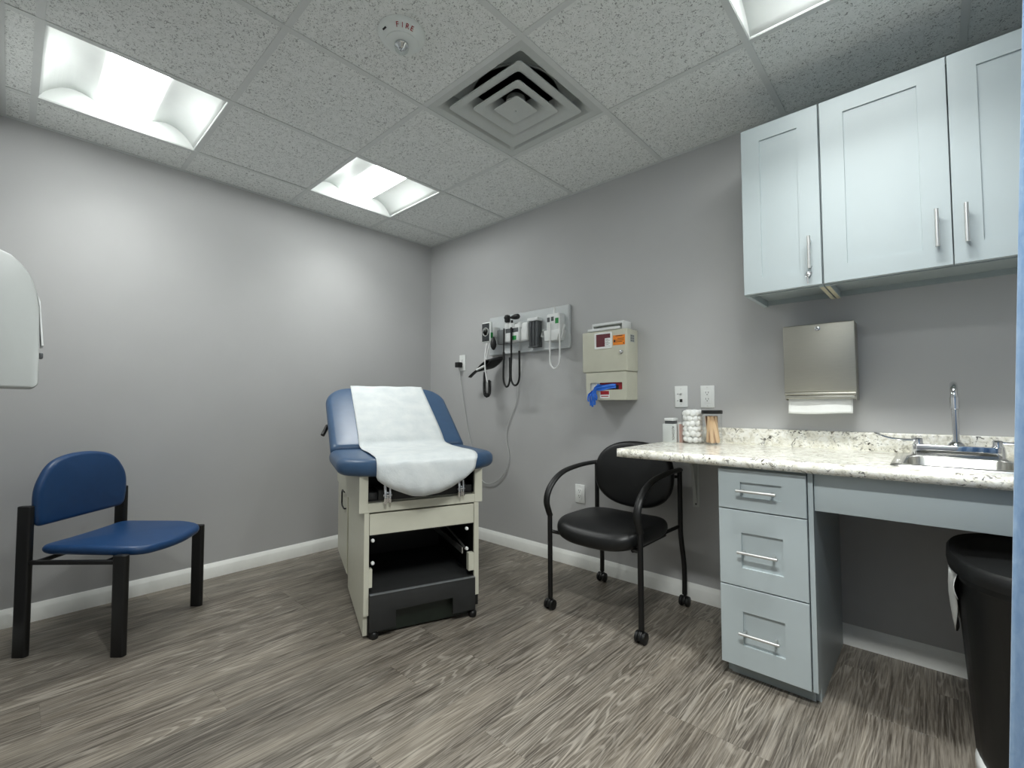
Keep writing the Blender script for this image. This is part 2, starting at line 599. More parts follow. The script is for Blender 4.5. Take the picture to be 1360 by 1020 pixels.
# ================================================================== THE ROOM
XR, YB = 3.95, -2.54                            # right wall, back wall
WT = 0.12
G = 0.6096
GX, GY = 0.3006, -0.6052                        # ceiling grid origin
struct('wall_left', bx(nb(), -WT, 0, YB - WT, WT, -0.02, H + 0.3), 'wall', smooth=False)
struct('wall_right', bx(nb(), XR, XR + WT, YB - WT, WT, -0.02, H + 0.3), 'wall', smooth=False)
struct('wall_front', bx(nb(), 0, XR, 0, WT, -0.02, H + 0.3), 'wall', smooth=False)
DX0, DX1, DZ = 2.72, 3.64, 2.04
wb = nb()
bx(wb, 0, DX0, YB - WT, YB, -0.02, H + 0.3)
bx(wb, DX1, XR, YB - WT, YB, -0.02, H + 0.3)
bx(wb, DX0, DX1, YB - WT, YB, DZ, H + 0.3)
struct('wall_back', wb, 'wall', smooth=False)
d1 = struct('door_1', bx(nb(), DX0 + 0.004, DX1 - 0.004, YB - 0.10, YB - 0.055, 0.004, DZ - 0.004, 0.003), 'door')
hb = nb()
cyl(hb, (3.56, YB - 0.055, 1.0), (3.56, YB - 0.03, 1.0), 0.027)
tube(hb, [(3.56, YB - 0.036, 1.0), (3.56, YB - 0.022, 1.0), (3.54, YB - 0.016, 1.0), (3.45, YB - 0.016, 1.0)], 0.008)
part('door_handle', hb, 'steel', d1)
tb = nb()
bx(tb, DX0 - 0.05, DX0, YB, YB + 0.008, 0, DZ + 0.05, 0.003)
bx(tb, DX1, DX1 + 0.05, YB, YB + 0.008, 0, DZ + 0.05, 0.003)
bx(tb, DX0, DX1, YB, YB + 0.008, DZ, DZ + 0.05, 0.003)
struct('trim_1', tb, 'trim')

# floor: slab with single planks on it (planks run along y)
fl = struct('floor', bx(nb(), -WT, XR + WT, YB - WT, WT, -0.08, -0.006), 'dark_step', smooth=False)
PW, PL = 0.178, 1.22
plank_mesh = {}
def plank(x0, x1, y0, y1):
    key = (round(x1 - x0, 4), round(y1 - y0, 4))
    if key not in plank_mesh:
        bm = nb()
        w, l = key
        bx(bm, 0.0001, w - 0.0001, 0.0001, l - 0.0001, -0.006, 0.0)
        top = [e for e in bm.edges if all(abs(v.co.z) < 1e-6 for v in e.verts)]
        bmesh.ops.bevel(bm, geom=top, offset=0.0004, segments=1, affect='EDGES')
        me = bpy.data.meshes.new('plank')
        bm.to_mesh(me); bm.free()
        me.materials.append(M['plank'])
        plank_mesh[key] = me
    o = bpy.data.objects.new('plank', plank_mesh[key])
    COL.objects.link(o)
    o.parent = fl
    o.location = (x0, y0, 0)
k = 0
x = 0.0
while x < XR - 1e-6:
    x1 = min(x + PW, XR)
    y = YB - rng.choice((0.1, 0.4, 0.62, 0.85, 1.05))
    while y < -1e-6:
        y0, y1 = max(y, YB), min(y + PL, 0.0)
        if y1 - y0 > 0.02:
            plank(x, x1, y0, y1)
        y += PL
    x = x1

# baseboards
def baseboard(name, p0, p1, n):
    """run along the wall from p0 to p1, n the inward normal"""
    bm = nb()
    prof = [(0, 0), (0.0125, 0), (0.0125, 0.060), (0.0105, 0.064), (0.0035, 0.084), (0.002, 0.086), (0, 0.086)]
    rings = []
    for p in (p0, p1):
        rings.append([(p[0] + n[0] * a, p[1] + n[1] * a, z) for a, z in prof])
    loops(bm, rings)
    return struct(name, bm, 'trim')
baseboard('baseboard_left', (0, YB), (0, 0), (1, 0))
baseboard('baseboard_front', (0.0125, 0), (XR - 0.0125, 0), (0, -1))
baseboard('baseboard_right', (XR, 0), (XR, YB), (-1, 0))
baseboard('baseboard_back', (0.0125, YB), (DX0 - 0.05, YB), (0, 1))

# ceiling: deck above, tees, single tiles
ce = struct('ceiling', bx(nb(), -WT, XR + WT, YB - WT, WT, H + 0.3, H + 0.36), 'dark_void', smooth=False)
gx = [GX + G * i for i in range(6)]
gy = [GY - G * j for j in range(4)]
TW = 0.012
for xx in gx:
    part('grid_tee', bx(nb(), xx - TW, xx + TW, YB + 0.02, -0.02, H - 0.001, H + 0.002), 'tee', ce, smooth=False)
cells_x = list(zip([0.0] + gx, gx + [XR]))
ys = [0.0] + gy + [YB]
for yy in gy:
    for (a, b) in cells_x:
        xa = a + (TW if a > 0 else 0.02); xb = b - (TW if b < XR else 0.02)
        part('grid_tee', bx(nb(), xa, xb, yy - TW, yy + TW, H, H + 0.002), 'tee', ce, smooth=False)
wa = nb()
for a in ((0, 0.02, YB, 0), (XR - 0.02, XR, YB, 0), (0.02, XR - 0.02, -0.02, 0), (0.02, XR - 0.02, YB, YB + 0.02)):
    bx(wa, a[0], a[1], a[2], a[3], H - 0.001, H + 0.0015)
part('wall_angle', wa, 'tee', ce, smooth=False)
LIGHTS = [(0, 2), (0, 0), (4, 0), (4, 2)]       # grid cells (i, j) of the lights, the last one guessed and added
VENT = (2, 0)
tile_mesh = {}
for ci, (a, b) in enumerate(cells_x):
    for cj in range(len(ys) - 1):
        if (ci - 1, cj - 1) in LIGHTS or (ci - 1, cj - 1) == VENT:
            continue
        y1, y0 = ys[cj], ys[cj + 1]
        key = (round(b - a, 3), round(y1 - y0, 3))
        if key not in tile_mesh:
            bm = bx(nb(), -key[0] / 2 + 0.002, key[0] / 2 - 0.002, -key[1] / 2 + 0.002, key[1] / 2 - 0.002, 0, 0.015, 0.0015, 1)
            me = bpy.data.meshes.new('ceiling_tile')
            bm.to_mesh(me); bm.free()
            me.materials.append(M['tile'])
            tile_mesh[key] = me
        o = bpy.data.objects.new('ceiling_tile', tile_mesh[key])
        COL.objects.link(o)
        o.parent = ce
        o.location = ((a + b) / 2, (y0 + y1) / 2, H + 0.0025 + rng.uniform(0, 0.0008))

# ================================================================== CEILING FITTINGS
def troffer(i, j, label):
    cx, cy = GX + G * (i + 0.5), GY - G * (j + 0.5)
    t = thing('ceiling_light', label, 'ceiling light', (cx, cy, H), 0, 'recessed ceiling lights')
    h = 0.298
    fr = nb()
    for a in ((-h, h, -h, -h + 0.007), (-h, h, h - 0.007, h), (-h, -h + 0.007, -h + 0.007, h - 0.007), (h - 0.007, h, -h + 0.007, h - 0.007)):
        bx(fr, a[0], a[1], a[2], a[3], 0.0025, 0.012)
    part('frame', fr, 'troffer', t, local=True, smooth=False)
    LW = 0.098
    def refl(s):
        pts = []
        for k in range(15):
            q = k / 14
            y = 0.293 - (0.293 - LW) * q
            z = 0.006 + 0.088 * math.sin(PI * (q ** 0.8) * 0.74)
            pts.append((s * y, z))
        return pts
    for s in (-1, 1):
        p = refl(s)
        bm = nb()
        rings = []
        for xx in (-0.292, 0.292):
            rings.append([(xx, y, z) for y, z in p])
        loops(bm, rings, close=False)
        part('reflector', bm, 'troffer', t, local=True, solid=0.002)
    zl = refl(1)[-1][1]
    for s in (-1, 1):
        bm = bx(nb(), s * 0.292 - 0.002, s * 0.292 + 0.002, -0.296, 0.296, 0.004, 0.125)
        part('end_plate', bm, 'troffer', t, local=True, smooth=False)
    part('housing', bx(nb(), -0.297, 0.297, -0.297, 0.297, 0.125, 0.135), 'troffer', t, local=True, smooth=False)
    bm = nb()
    sec = [(LW * math.sin(R(a)), zl + 0.002 - (zl - 0.010) * math.cos(R(a))) for a in range(-90, 91, 10)]
    rings = [[(xx, y, z) for y, z in sec] for xx in (-0.280, 0.29)]
    loops(bm, rings)
    part('lens', bm, 'lens', t, local=True, label='glowing white curved lens')
    la = bpy.data.lights.new('under_lens_lamp', 'AREA')  # lamp added under the lens: lights the room, spares the reflectors
    la.shape = 'RECTANGLE'
    la.size = 0.56
    la.size_y = 0.11
    la.energy = LENS_LAMP_W[(i, j)]
    la.spread = R(118)
    la.color = (0.975, 1.0, 0.982)
    lo = bpy.data.objects.new('under_lens_lamp', la)
    COL.objects.link(lo)
    lo.parent = t
    lo.location = (0, 0, 0.0085)
    return t
troffer(0, 2, 'lit recessed ceiling light at the left, farthest from the corner air vent')
troffer(0, 0, 'small looking lit ceiling light nearest the room corner above the exam table')
troffer(4, 0, 'lit ceiling light above the grey wall cabinets, cut off by the top edge')

troffer(4, 2, 'unseen fourth ceiling light near the doorway, guessed from the grid and added for fill')  # guessed fixture out of view, added as fill for the right side

# square air diffuser
vx, vy = GX + G * 2.5, GY - G * 0.5
v = thing('air_vent', 'white square ceiling air vent with nested rings', 'air vent', (vx, vy, H))
def sq(h, z, r=0.02):
    return [(x, y, z) for x, y in round_poly([(-h, -h), (h, -h), (h, h), (-h, h)], r, 5)]
bm = nb()
loops(bm, [sq(0.300, 0.014, .004), sq(0.300, 0.0025, .004), sq(0.268, 0.0005, .012), sq(0.255, 0.004, .02), sq(0.232, 0.04, .03), sq(0.222, 0.066, .03), sq(0.220, 0.072, .03)], cap0=False, cap1=False)
part('face_frame', bm, 'vent', v, local=True)
bm = bx(nb(), -0.24, 0.24, -0.24, 0.24, 0.0725, 0.078)
lathe(bm, [(0.206, 0.0722), (0.209, 0.062), (0.200, 0.062), (0.198, 0.0722)], seg=40)
part('duct_collar', bm, 'vent', v, local=True)
for nm, ho, hi in (('outer_ring', 0.2215, 0.135), ('middle_ring', 0.143, 0.062)):
    bm = nb()
    prf = [(hi, 0.062), (hi + 0.008, 0.045), (hi + 0.020, 0.026), (hi + 0.034, 0.012), (hi + 0.048, 0.004), (ho - 0.006, -0.002), (ho, -0.004)]
    prf += [(ho + 0.0015, -0.002), (ho + 0.0005, 0.002)] + [(a, b + 0.0045) for a, b in reversed(prf[:-1])]
    loops(bm, [sq(a, b, .02) for a, b in prf], cap0=False, cap1=False)
    part(nm, bm, 'vent', v, local=True)
bm = nb()
loops(bm, [sq(0.03, 0.022, .01), sq(0.066, 0.006, .012), sq(0.074, -0.003, .014), sq(0.072, -0.0055, .014), sq(0.01, -0.0085, .004)])
lathe(bm, [(0.004, -0.011), (0.004, -0.0085)], seg=10)
part('centre_plate', bm, 'vent', v, local=True)
bm = nb()
lathe(bm, [(0.040, 0.024), (0.046, 0.030), (0.046, 0.052), (0.040, 0.058)], seg=24)
part('damper_hub', bm, 'steel', v, local=True)

# fire alarm strobe
fa = thing('fire_strobe', 'round white ceiling fire alarm strobe with red lettering and clear lens', 'fire alarm', (1.806, -1.523, H))
bm = nb()
lathe(bm, [(0.086, 0.002), (0.0865, -0.004), (0.080, -0.018), (0.066, -0.030), (0.058, -0.0325), (0.0575, -0.036), (0.050, -0.0385), (0.0, -0.0385)], seg=48)
part('housing', bm, 'alarm', fa, local=True)
# letters run along the rim that faces the far side of the frame
def radial(phi, rad, z, tilt):
    """frame on the housing's slope at angle phi: text right = counter clockwise seen from below"""
    out = Vector((math.cos(phi), math.sin(phi), 0))
    tang = Vector((0, 0, 1)).cross(out)
    nrm = (out * math.sin(tilt) + Vector((0, 0, -1)) * math.cos(tilt)).normalized()
    return out, tang, nrm
# direction towards the camera seen from the alarm, projected flat
cd = Vector((3.2206 - 1.806, -2.4668 + 1.523, 0)).normalized()
phi0 = math.atan2(cd.y, cd.x) + R(8)
bm = nb()
for k, ch in enumerate('FIRE'):
    ph = phi0 + R(-20 + 13.5 * k)
    out, tang, nrm = radial(ph, 0.074, 0, R(38))
    up = nrm.cross(tang).normalized()
    # letters upright for a viewer looking up from the camera side: their tops point outwards
    m4 = frame4(tang, up, nrm, Vector((math.cos(ph) * 0.0745, math.sin(ph) * 0.0745, -0.0247)) + nrm * 0.0007)
    lt = text_bm(ch, 0.023, m4, 0.0006)
    merge(bm, lt)
part('lettering', bm, 'red_ink', fa, local=True, smooth=False, label='red letters FIRE')
bm = nb()
ph = phi0 - R(62)
bx(bm, -0.009, 0.009, -0.003, 0.003, -0.001, 0.0008, mat4=frame4((-math.sin(ph), math.cos(ph), 0), (math.cos(ph) * .8, math.sin(ph) * .8, .6), (math.cos(ph) * .6, math.sin(ph) * .6, -.8), (0.075 * math.cos(ph), 0.075 * math.sin(ph), -0.0245)))
part('sounder_slot', bm, 'dark_ink', fa, local=True, smooth=False)
bm = nb()
lathe(bm, [(0.026, -0.038), (0.026, -0.052), (0.023, -0.062), (0.016, -0.069), (0.006, -0.072), (0.0, -0.0725)], seg=28)
part('strobe_lens', bm, 'lens_clear', fa, local=True)
bm = nb()
lathe(bm, [(0.0245, -0.0385), (0.0245, -0.043), (0.019, -0.046), (0.014, -0.054), (0.006, -0.058), (0.0, -0.0585)], seg=20)
tube(bm, [(-0.010, 0, -0.055), (-0.006, 0, -0.062), (0.006, 0, -0.062), (0.010, 0, -0.055)], 0.0028, 8)
part('flash_tube', bm, 'chrome', fa, local=True)

# ================================================================== WALL CABINETS
def shaker(bm, x0, x1, z0, z1, yf, th, wx, wz, rec=0.006):
    """door / drawer front facing -y with a recessed centre panel"""
    def rect(a, c, y, ins=0.0):
        return [(x0 + a + ins, y, z0 + c + ins), (x1 - a - ins, y, z0 + c + ins), (x1 - a - ins, y, z1 - c - ins), (x0 + a + ins, y, z1 - c - ins)]
    e = 0.0015
    loops(bm, [rect(0, 0, yf + th), rect(0, 0, yf + e), rect(e, e, yf), rect(wx, wz, yf), rect(wx + 0.0008, wz + 0.0008, yf + rec)])
    return bm
def bar_handle(name, p0, p1, out, r, parent, inset=0.016, mat='steel'):
    p0, p1, out = Vector(p0), Vector(p1), Vector(out)
    d = (p1 - p0).normalized()
    bm = nb()
    cyl(bm, p0, p1, r, 14, bev=0.001)
    for q in (p0 + d * inset, p1 - d * inset):
        cyl(bm, q, q + out, r * 0.82, 12)
    return part(name, bm, mat, parent)
CZ0, CZ1, CF, CB = 1.507, 2.229, -0.33, -0.308      # door bottom / top, door face, box front
def wall_cabinet(label, x0, x1, doors, key=None):
    t = thing('wall_cabinet', label, 'cabinet', ((x0 + x1) / 2, 0, CZ0), 0)
    bm = nb()
    bx(bm, x0 + 0.016, x1 - 0.016, CB, -0.001, CZ1 - 0.018, CZ1 - 0.002)      # top
    bx(bm, x0 + 0.016, x1 - 0.016, -0.012, -0.001, CZ0, CZ1 - 0.018)       # back and rear rail
    bx(bm, x0 + 0.016, x1 - 0.016, CB + 0.019, -0.012, CZ0 + 0.022, CZ0 + 0.038)   # floor
    bx(bm, x0 + 0.016, x1 - 0.016, CB, CB + 0.019, CZ0 - 0.006, CZ0 + 0.038)   # face rail
    part('carcass', bm, 'carcass', t, smooth=False)
    for (a, b) in ((x0, x0 + 0.016), (x1 - 0.016, x1)):
        s = part('side_panel', bx(nb(), a, b, CB, -0.001, CZ0 - 0.006, CZ1 - 0.002), 'cabinet', t, smooth=False)
        if (a == x0 and x0 > 2.7) or (b == x1 and x1 < 3.0):
            part('raw_edge', bx(nb(), a + 0.001, b - 0.001, CB + 0.02, -0.003, CZ0 - 0.0072, CZ0 - 0.006), 'raw_edge', s, smooth=False, label='unpainted cream bottom edge')
    for (a, b, hx, wx) in doors:
        bm = shaker(nb(), a, b, CZ0 - 0.002, CZ1, CF, 0.0205, wx, 0.066)
        d = part('door', bm, 'cabinet', t, smooth=False)
        bar_handle('handle', (hx, CF - 0.03, 1.568), (hx, CF - 0.03, 1.698), (0, 0.031, 0), 0.006, d)
        if key:
            lk = nb()
            lathe(lk, [(0.010, 0.0), (0.010, 0.006), (0.008, 0.008), (0.0, 0.008)], (key, CF, 1.553), 18, 'y')
            part('lock', lk, 'chrome', d)
    return t
wall_cabinet('narrow single door grey wall cabinet with a key in its lock', 2.633, 2.918, [(2.633, 2.9165, 2.880, 0.072)], key=2.874)
wall_cabinet('wide double door grey wall cabinet above the sink', 2.922, 3.658, [(2.9225, 3.2885, 3.251, 0.076), (3.2915, 3.658, 3.323, 0.071)])
kt = thing('cabinet_key', 'small metal key hanging in the narrow wall cabinet lock', 'key', (2.874, CF - 0.008, 1.553))
bm = nb()
bx(bm, 2.8728, 2.8752, CF - 0.022, CF - 0.0082, 1.549, 1.557)
lathe(bm, [(0.008, -0.001), (0.008, 0.001)], (2.874, CF - 0.028, 1.553), 14, 'x')
part('key_blade', bm, 'chrome', kt)
bm = nb()
tube(bm, [(2.874 + 0.009 * math.sin(a), CF - 0.029 , 1.544 + 0.009 * math.cos(a)) for a in [2 * PI * k / 16 for k in range(17)]], 0.0009, 6)
bx(bm, 2.8715, 2.8765, CF - 0.030, CF - 0.028, 1.508, 1.5355)
part('key_ring', bm, 'chrome', kt)

# ================================================================== COUNTER RUN
CT, CU = 0.836, 0.797                              # counter top / underside
CX0, CXE, CYF = 2.172, XR - 0.002, -0.632
SX0, SX1, SY0, SY1 = 3.112, 3.446, -0.545, -0.075    # sink rim
ct = thing('countertop', 'speckled cream granite look countertop with backsplash', 'countertop', (CX0, 0, CU))
bm = nb()
def cslab(x0, x1, y0, y1):
    bx(bm, x0, x1, y0, y1, CU, CT)
yb = -0.002
cslab(CX0 + 0.006, SX0 + 0.014, CYF + 0.03, yb)
cslab(SX1 - 0.014, CXE, CYF + 0.03, yb)
cslab(SX0 + 0.014, SX1 - 0.014, CYF + 0.03, SY0 + 0.014)
cslab(SX0 + 0.014, SX1 - 0.014, SY1 - 0.014, yb)
# rolled front edge and end cap
prof = [(CYF + 0.03, CU)] + [(CYF + 0.02 - 0.02 * math.sin(R(a)), (CU + CT) / 2 - (CT - CU) / 2 * math.cos(R(a))) for a in range(0, 181, 15)] + [(CYF + 0.03, CT)]
prism(bm, prof, 'x', CX0 + 0.006, CXE)
bx(bm, CX0, CX0 + 0.006, CYF + 0.004, yb, CU + 0.003, CT, 0.002)
part('slab', bm, 'granite', ct)
bm = nb()
prof = [(yb, CT), (-0.02, CT), (-0.02, 0.906), (-0.018, 0.911), (-0.014, 0.913), (yb, 0.913)]
prism(bm, prof, 'x', 2.30, CXE)
part('backsplash', bm, 'granite', ct)

# support bracket under the left end
br = thing('shelf_bracket', 'pale tapered steel shelf bracket under the counter overhang', 'bracket', (2.285, 0, 0.49))
bm = nb()
bx(bm, 2.268, 2.302, -0.004, -0.001, 0.488, CU - 0.001, 0.001)
bx(bm, 2.268, 2.302, -0.36, -0.004, CU - 0.005, CU - 0.001, 0.001)
part('angle_plate', bm, 'tee', br)
bm = prism(nb(), [(-0.004, 0.505), (-0.018, 0.53), (-0.055, 0.70), (-0.10, 0.755), (-0.33, CU - 0.012), (-0.33, CU - 0.0055), (-0.004, CU - 0.0055)], 'x', 2.2765, 2.2935)
part('rib', bm, 'tee', br)
bm = nb()
for z in (0.505,):
    lathe(bm, [(0.005, 0), (0.005, 0.002), (0.0, 0.003)], (2.285, -0.0055, z), 12, 'y')
part('screw', bm, 'dark_grey', br)

# drawer base
DF = -0.60
db = thing('drawer_cabinet', 'grey three drawer base cabinet under the counter', 'cabinet', (2.75, -0.3, 0))
bm = nb()
bx(bm, 2.602, 2.618, DF + 0.021, -0.02, 0.052, CU - 0.001)
bx(bm, 2.602, 2.618, -0.535, -0.02, 0.0, 0.052)
bx(bm, 2.618, 2.889, DF + 0.021, -0.02, 0.052, 0.068)
bx(bm, 2.618, 2.889, -0.036, -0.02, 0.068, CU - 0.001)
bx(bm, 2.618, 2.889, DF + 0.021, -0.45, CU - 0.02, CU - 0.001)
part('carcass', bm, 'carcass', db, smooth=False)
bm = prism(nb(), [(DF + 0.012, 0.052), (DF + 0.012, CU - 0.001), (-0.02, CU - 0.001), (-0.02, 0.0), (-0.535, 0.0), (-0.535, 0.052)], 'x', 2.893, 2.908)
part('side_panel', bm, 'cabinet', db, smooth=False)
part('toe_kick', bx(nb(), 2.618, 2.893, -0.545, -0.53, 0.0, 0.052), 'carcass', db, smooth=False)
for z0, z1, pz0, pz1, hz in ((0.638, 0.786, 0.686, 0.741, 0.711), (0.352, 0.634, 0.422, 0.553, 0.484), (0.056, 0.348, 0.137, 0.261, 0.188)):
    bm = nb()
    x0, x1, wx0, wx1, e = 2.598, 2.890, 2.677, 2.815, 0.0015
    def rc(a0, a1, c0, c1, y):
        return [(a0, y, c0), (a1, y, c0), (a1, y, c1), (a0, y, c1)]
    loops(bm, [rc(x0, x1, z0, z1, DF + 0.02), rc(x0, x1, z0, z1, DF + e), rc(x0 + e, x1 - e, z0 + e, z1 - e, DF),
               rc(wx0, wx1, pz0, pz1, DF), rc(wx0 + 0.0008, wx1 - 0.0008, pz0 + 0.0008, pz1 - 0.0008, DF + 0.008)])
    d = part('drawer', bm, 'cabinet', db, smooth=False)
    bar_handle('handle', (2.668, DF - 0.026, hz), (2.802, DF - 0.026, hz), (0, 0.036, 0), 0.0052, d)

ap = tag(struct('sink_apron', bx(nb(), 2.910, XR - 0.002, -0.578, -0.56, 0.666, CU - 0.001, 0.001), 'cabinet'), 'grey apron board below the counter in front of the sink', 'panel')
ap.pop('kind', None) if hasattr(ap, 'pop') else None
if 'kind' in ap.keys():
    del ap['kind']

# sink
sk = thing('sink', 'small stainless steel drop in sink', 'sink', (3.28, -0.31, CT))
def rr(x0, x1, y0, y1, z, r):
    return [(x, y, z) for x, y in round_poly([(x0, y0), (x1, y0), (x1, y1), (x0, y1)], r, 6)]
bm = nb()
BX0, BX1, BY0, BY1 = 3.148, 3.410, -0.512, -0.185
loops(bm, [rr(SX0, SX1, SY0, SY1, CT + 0.0005, .03), rr(SX0 + .002, SX1 - .002, SY0 + .002, SY1 - .002, CT + 0.005, .03), rr(SX0 + .012, SX1 - .012, SY0 + .012, SY1 - .012, CT + 0.007, .028),
           rr(BX0 - .006, BX1 + .006, BY0 - .006, BY1 + .006, CT + 0.006, .05), rr(BX0, BX1, BY0, BY1, CT + 0.001, .05), rr(BX0 + .006, BX1 - .006, BY0 + .006, BY1 - .006, CT - 0.12, .05),
           rr(BX0 + .03, BX1 - .03, BY0 + .03, BY1 - .03, CT - 0.15, .05), rr(3.26, 3.30, -0.37, -0.33, CT - 0.155, .018)], cap0=False)
part('basin', bm, 'sink', sk, angle=50)
bm = nb()
lathe(bm, [(0.034, -0.002), (0.034, 0.002), (0.026, 0.003), (0.024, -0.001)], (3.28, -0.35, CT - 0.152), 24)
part('drain', bm, 'chrome', sk)

# faucet
fc = thing('faucet', 'chrome two handle faucet with gooseneck spout', 'faucet', (3.278, -0.13, CT + 0.007))
FZ = CT + 0.007
bm = nb()
prism(bm, round_poly([(3.160, -0.158), (3.396, -0.158), (3.396, -0.104), (3.160, -0.104)], 0.014, 4), 'z', FZ, FZ + 0.038, 0.003)
part('base', bm, 'chrome', fc)
bm = nb()
sp = [(3.282, -0.13, FZ + 0.036), (3.282, -0.13, 0.98), (3.281, -0.13, 1.045), (3.280, -0.150, 1.088), (3.279, -0.20, 1.104), (3.278, -0.245, 1.085), (3.278, -0.26, 1.05)]
tube(bm, sp, 0.0105, 16, 8)
lathe(bm, [(0.024, FZ + 0.037), (0.022, FZ + 0.043), (0.013, FZ + 0.052), (0.013, FZ + 0.058)], (3.282, -0.13, 0), 24)
part('spout', bm, 'chrome', fc)
bm = nb()
cyl(bm, (3.278, -0.2585, 1.058), (3.278, -0.2625, 1.015), 0.0125, 18, bev=0.001)
part('aerator', bm, 'chrome', fc)
for hx, dx in ((3.178, -1), (3.386, 1)):
    bm = nb()
    lathe(bm, [(0.022, FZ - 0.001), (0.021, FZ + 0.02), (0.017, FZ + 0.038), (0.014, FZ + 0.044), (0.014, FZ + 0.058), (0.010, FZ + 0.062), (0, FZ + 0.063)], (hx, -0.131, 0), 20)
    path = [(hx, -0.131, FZ + 0.054), (hx + dx * 0.03, -0.133, FZ + 0.053), (hx + dx * 0.075, -0.136, FZ + 0.055), (hx + dx * 0.105, -0.139, FZ + 0.064), (hx + dx * 0.128, -0.141, FZ + 0.074)]
    sec = [(0.0075 * math.cos(a), 0.0050 * math.sin(a)) for a in [2 * PI * k / 10 for k in range(10)]]
    tube(bm, path, 1, smooth=5, sec=sec)
    lathe(bm, [(0.0, -0.006), (0.013, -0.004), (0.015, 0), (0.013, 0.004), (0, 0.006)], (hx + dx * 0.120, -0.141, FZ + 0.072), 16, (-dx * 0.42, 0, 0.9), sx=0.9, sy=1.6)
    part('lever_handle', bm, 'chrome', fc)

# paper towel dispenser
pt = thing('towel_dispenser', 'brushed steel paper towel dispenser on the wall beside the cabinets', 'dispenser', (2.861, 0, 1.05))
TX0, TX1, TZ0, TZ1, TY = 2.729, 2.993, 1.05, 1.383, -0.10
bm = bx(nb(), TX0 + 0.002, TX1 - 0.002, TY + 0.004, -0.001, TZ0 + 0.03, TZ1 - 0.004)
bx(bm, TX0 + 0.002, TX0 + 0.006, TY + 0.004, -0.001, TZ0, TZ0 + 0.03)
bx(bm, TX1 - 0.006, TX1 - 0.002, TY + 0.004, -0.001, TZ0, TZ0 + 0.03)
part('body', bm, 'dispenser_steel', pt)
part('front_cover', bx(nb(), TX0, TX1, TY - 0.004, TY + 0.006, TZ0 + 0.036, TZ1, 0.004, 3), 'dispenser_steel', pt)
bm = bx(nb(), TX0, TX1, TY - 0.006, TY + 0.012, TZ0 + 0.022, TZ0 + 0.034, 0.004, 3)
bx(bm, TX0 + 0.006, TX1 - 0.006, TY - 0.003, TY + 0.012, TZ0 + 0.006, TZ0 + 0.020, 0.003, 2)
part('lower_lip', bm, 'dispenser_steel', pt)
bm = nb()
lathe(bm, [(0.010, 0), (0.010, 0.004), (0.008, 0.005), (0.0, 0.005)], (2.862, TY - 0.004, 1.361), 20, 'y')
lk = part('lock', bm, 'chrome', pt)
part('keyhole', bx(nb(), 2.8605, 2.8635, TY - 0.0098, TY - 0.0085, 1.358, 1.364), 'dark_ink', lk, smooth=False)
bm = nb()
grid_sheet(bm, 24, 8, lambda u, w: (2.741 + 0.235 * u, TY + 0.022 - 0.012 * w + 0.004 * math.sin(7 * u) * w, TZ0 + 0.024 - 0.083 * w - 0.003 * math.sin(5 * u) * w))
tag(part('paper_towel', bm, 'towel', None, solid=0.0012), 'white paper towel sheet hanging out of the steel dispenser', 'paper towel')

# wall plates
def wallplate(x, z, label, kind, w=0.071, h=0.116):
    t = thing('data_plate' if kind == 'data' else 'wall_outlet', label, 'wall plate' if kind == 'data' else 'outlet', (x, 0, z))
    part('cover_plate', bx(nb(), x - w / 2, x + w / 2, -0.006, -0.0005, z - h / 2, z + h / 2, 0.003, 3), 'plate', t)
    if kind == 'data':
        bm = bx(nb(), x - 0.0075, x + 0.0075, -0.0072, -0.0058, z - 0.03, z - 0.0135, 0.0005)
        part('phone_jack', bm, 'dark_ink', t)
        bm = nb()
        lathe(bm, [(0.006, 0), (0.006, 0.004), (0.004, 0.005), (0, 0.005)], (x, -0.006, z + 0.015), 12, 'y')
        part('coaxial_jack', bm, 'steel', t)
        for dz in (-0.0225, 0.0145):
            part('marking', bx(nb(), x - 0.022, x - 0.014, -0.0068, -0.0058, z + dz - 0.0015, z + dz + 0.0015), 'grey_plastic', t)
    else:
        part('insert', bx(nb(), x - 0.0165, x + 0.0165, -0.0085, -0.0058, z - 0.0335, z + 0.0335, 0.0015, 2), 'plate', t)
        for s in (-1, 1):
            for dx in (-0.0065, 0.0065):
                part('socket_slot', bx(nb(), x + dx - 0.001, x + dx + 0.001, -0.0092, -0.0084, z + s * 0.0165 + 0.001, z + s * 0.0165 + 0.009), 'dark_ink', t)
            bm = lathe(nb(), [(0.0025, 0), (0.0025, 0.0008), (0, 0.0008)], (x, -0.0084, z + s * 0.0165 - 0.0055), 10, 'y')
            part('ground_hole', bm, 'dark_ink', t)
    for s in (-1, 1):
        bm = lathe(nb(), [(0.0028, 0), (0.0028, 0.0008), (0, 0.0012)], (x, -0.0058, z + s * (0.0415 if kind == 'data' else 0.048)), 10, 'y')
        part('screw', bm, 'steel', t)
    return t
wallplate(2.2145, 1.073, 'white data and phone wall plate above the cotton jar', 'data')
wallplate(2.354, 1.0715, 'white electrical outlet above the tongue depressor jar', 'outlet')
wallplate(1.551, 0.463, 'low white electrical outlet beside the black armchair', 'outlet')
wallplate(0.424, 1.366, 'white outlet near the room corner with a black plug in it', 'outlet', h=0.128)

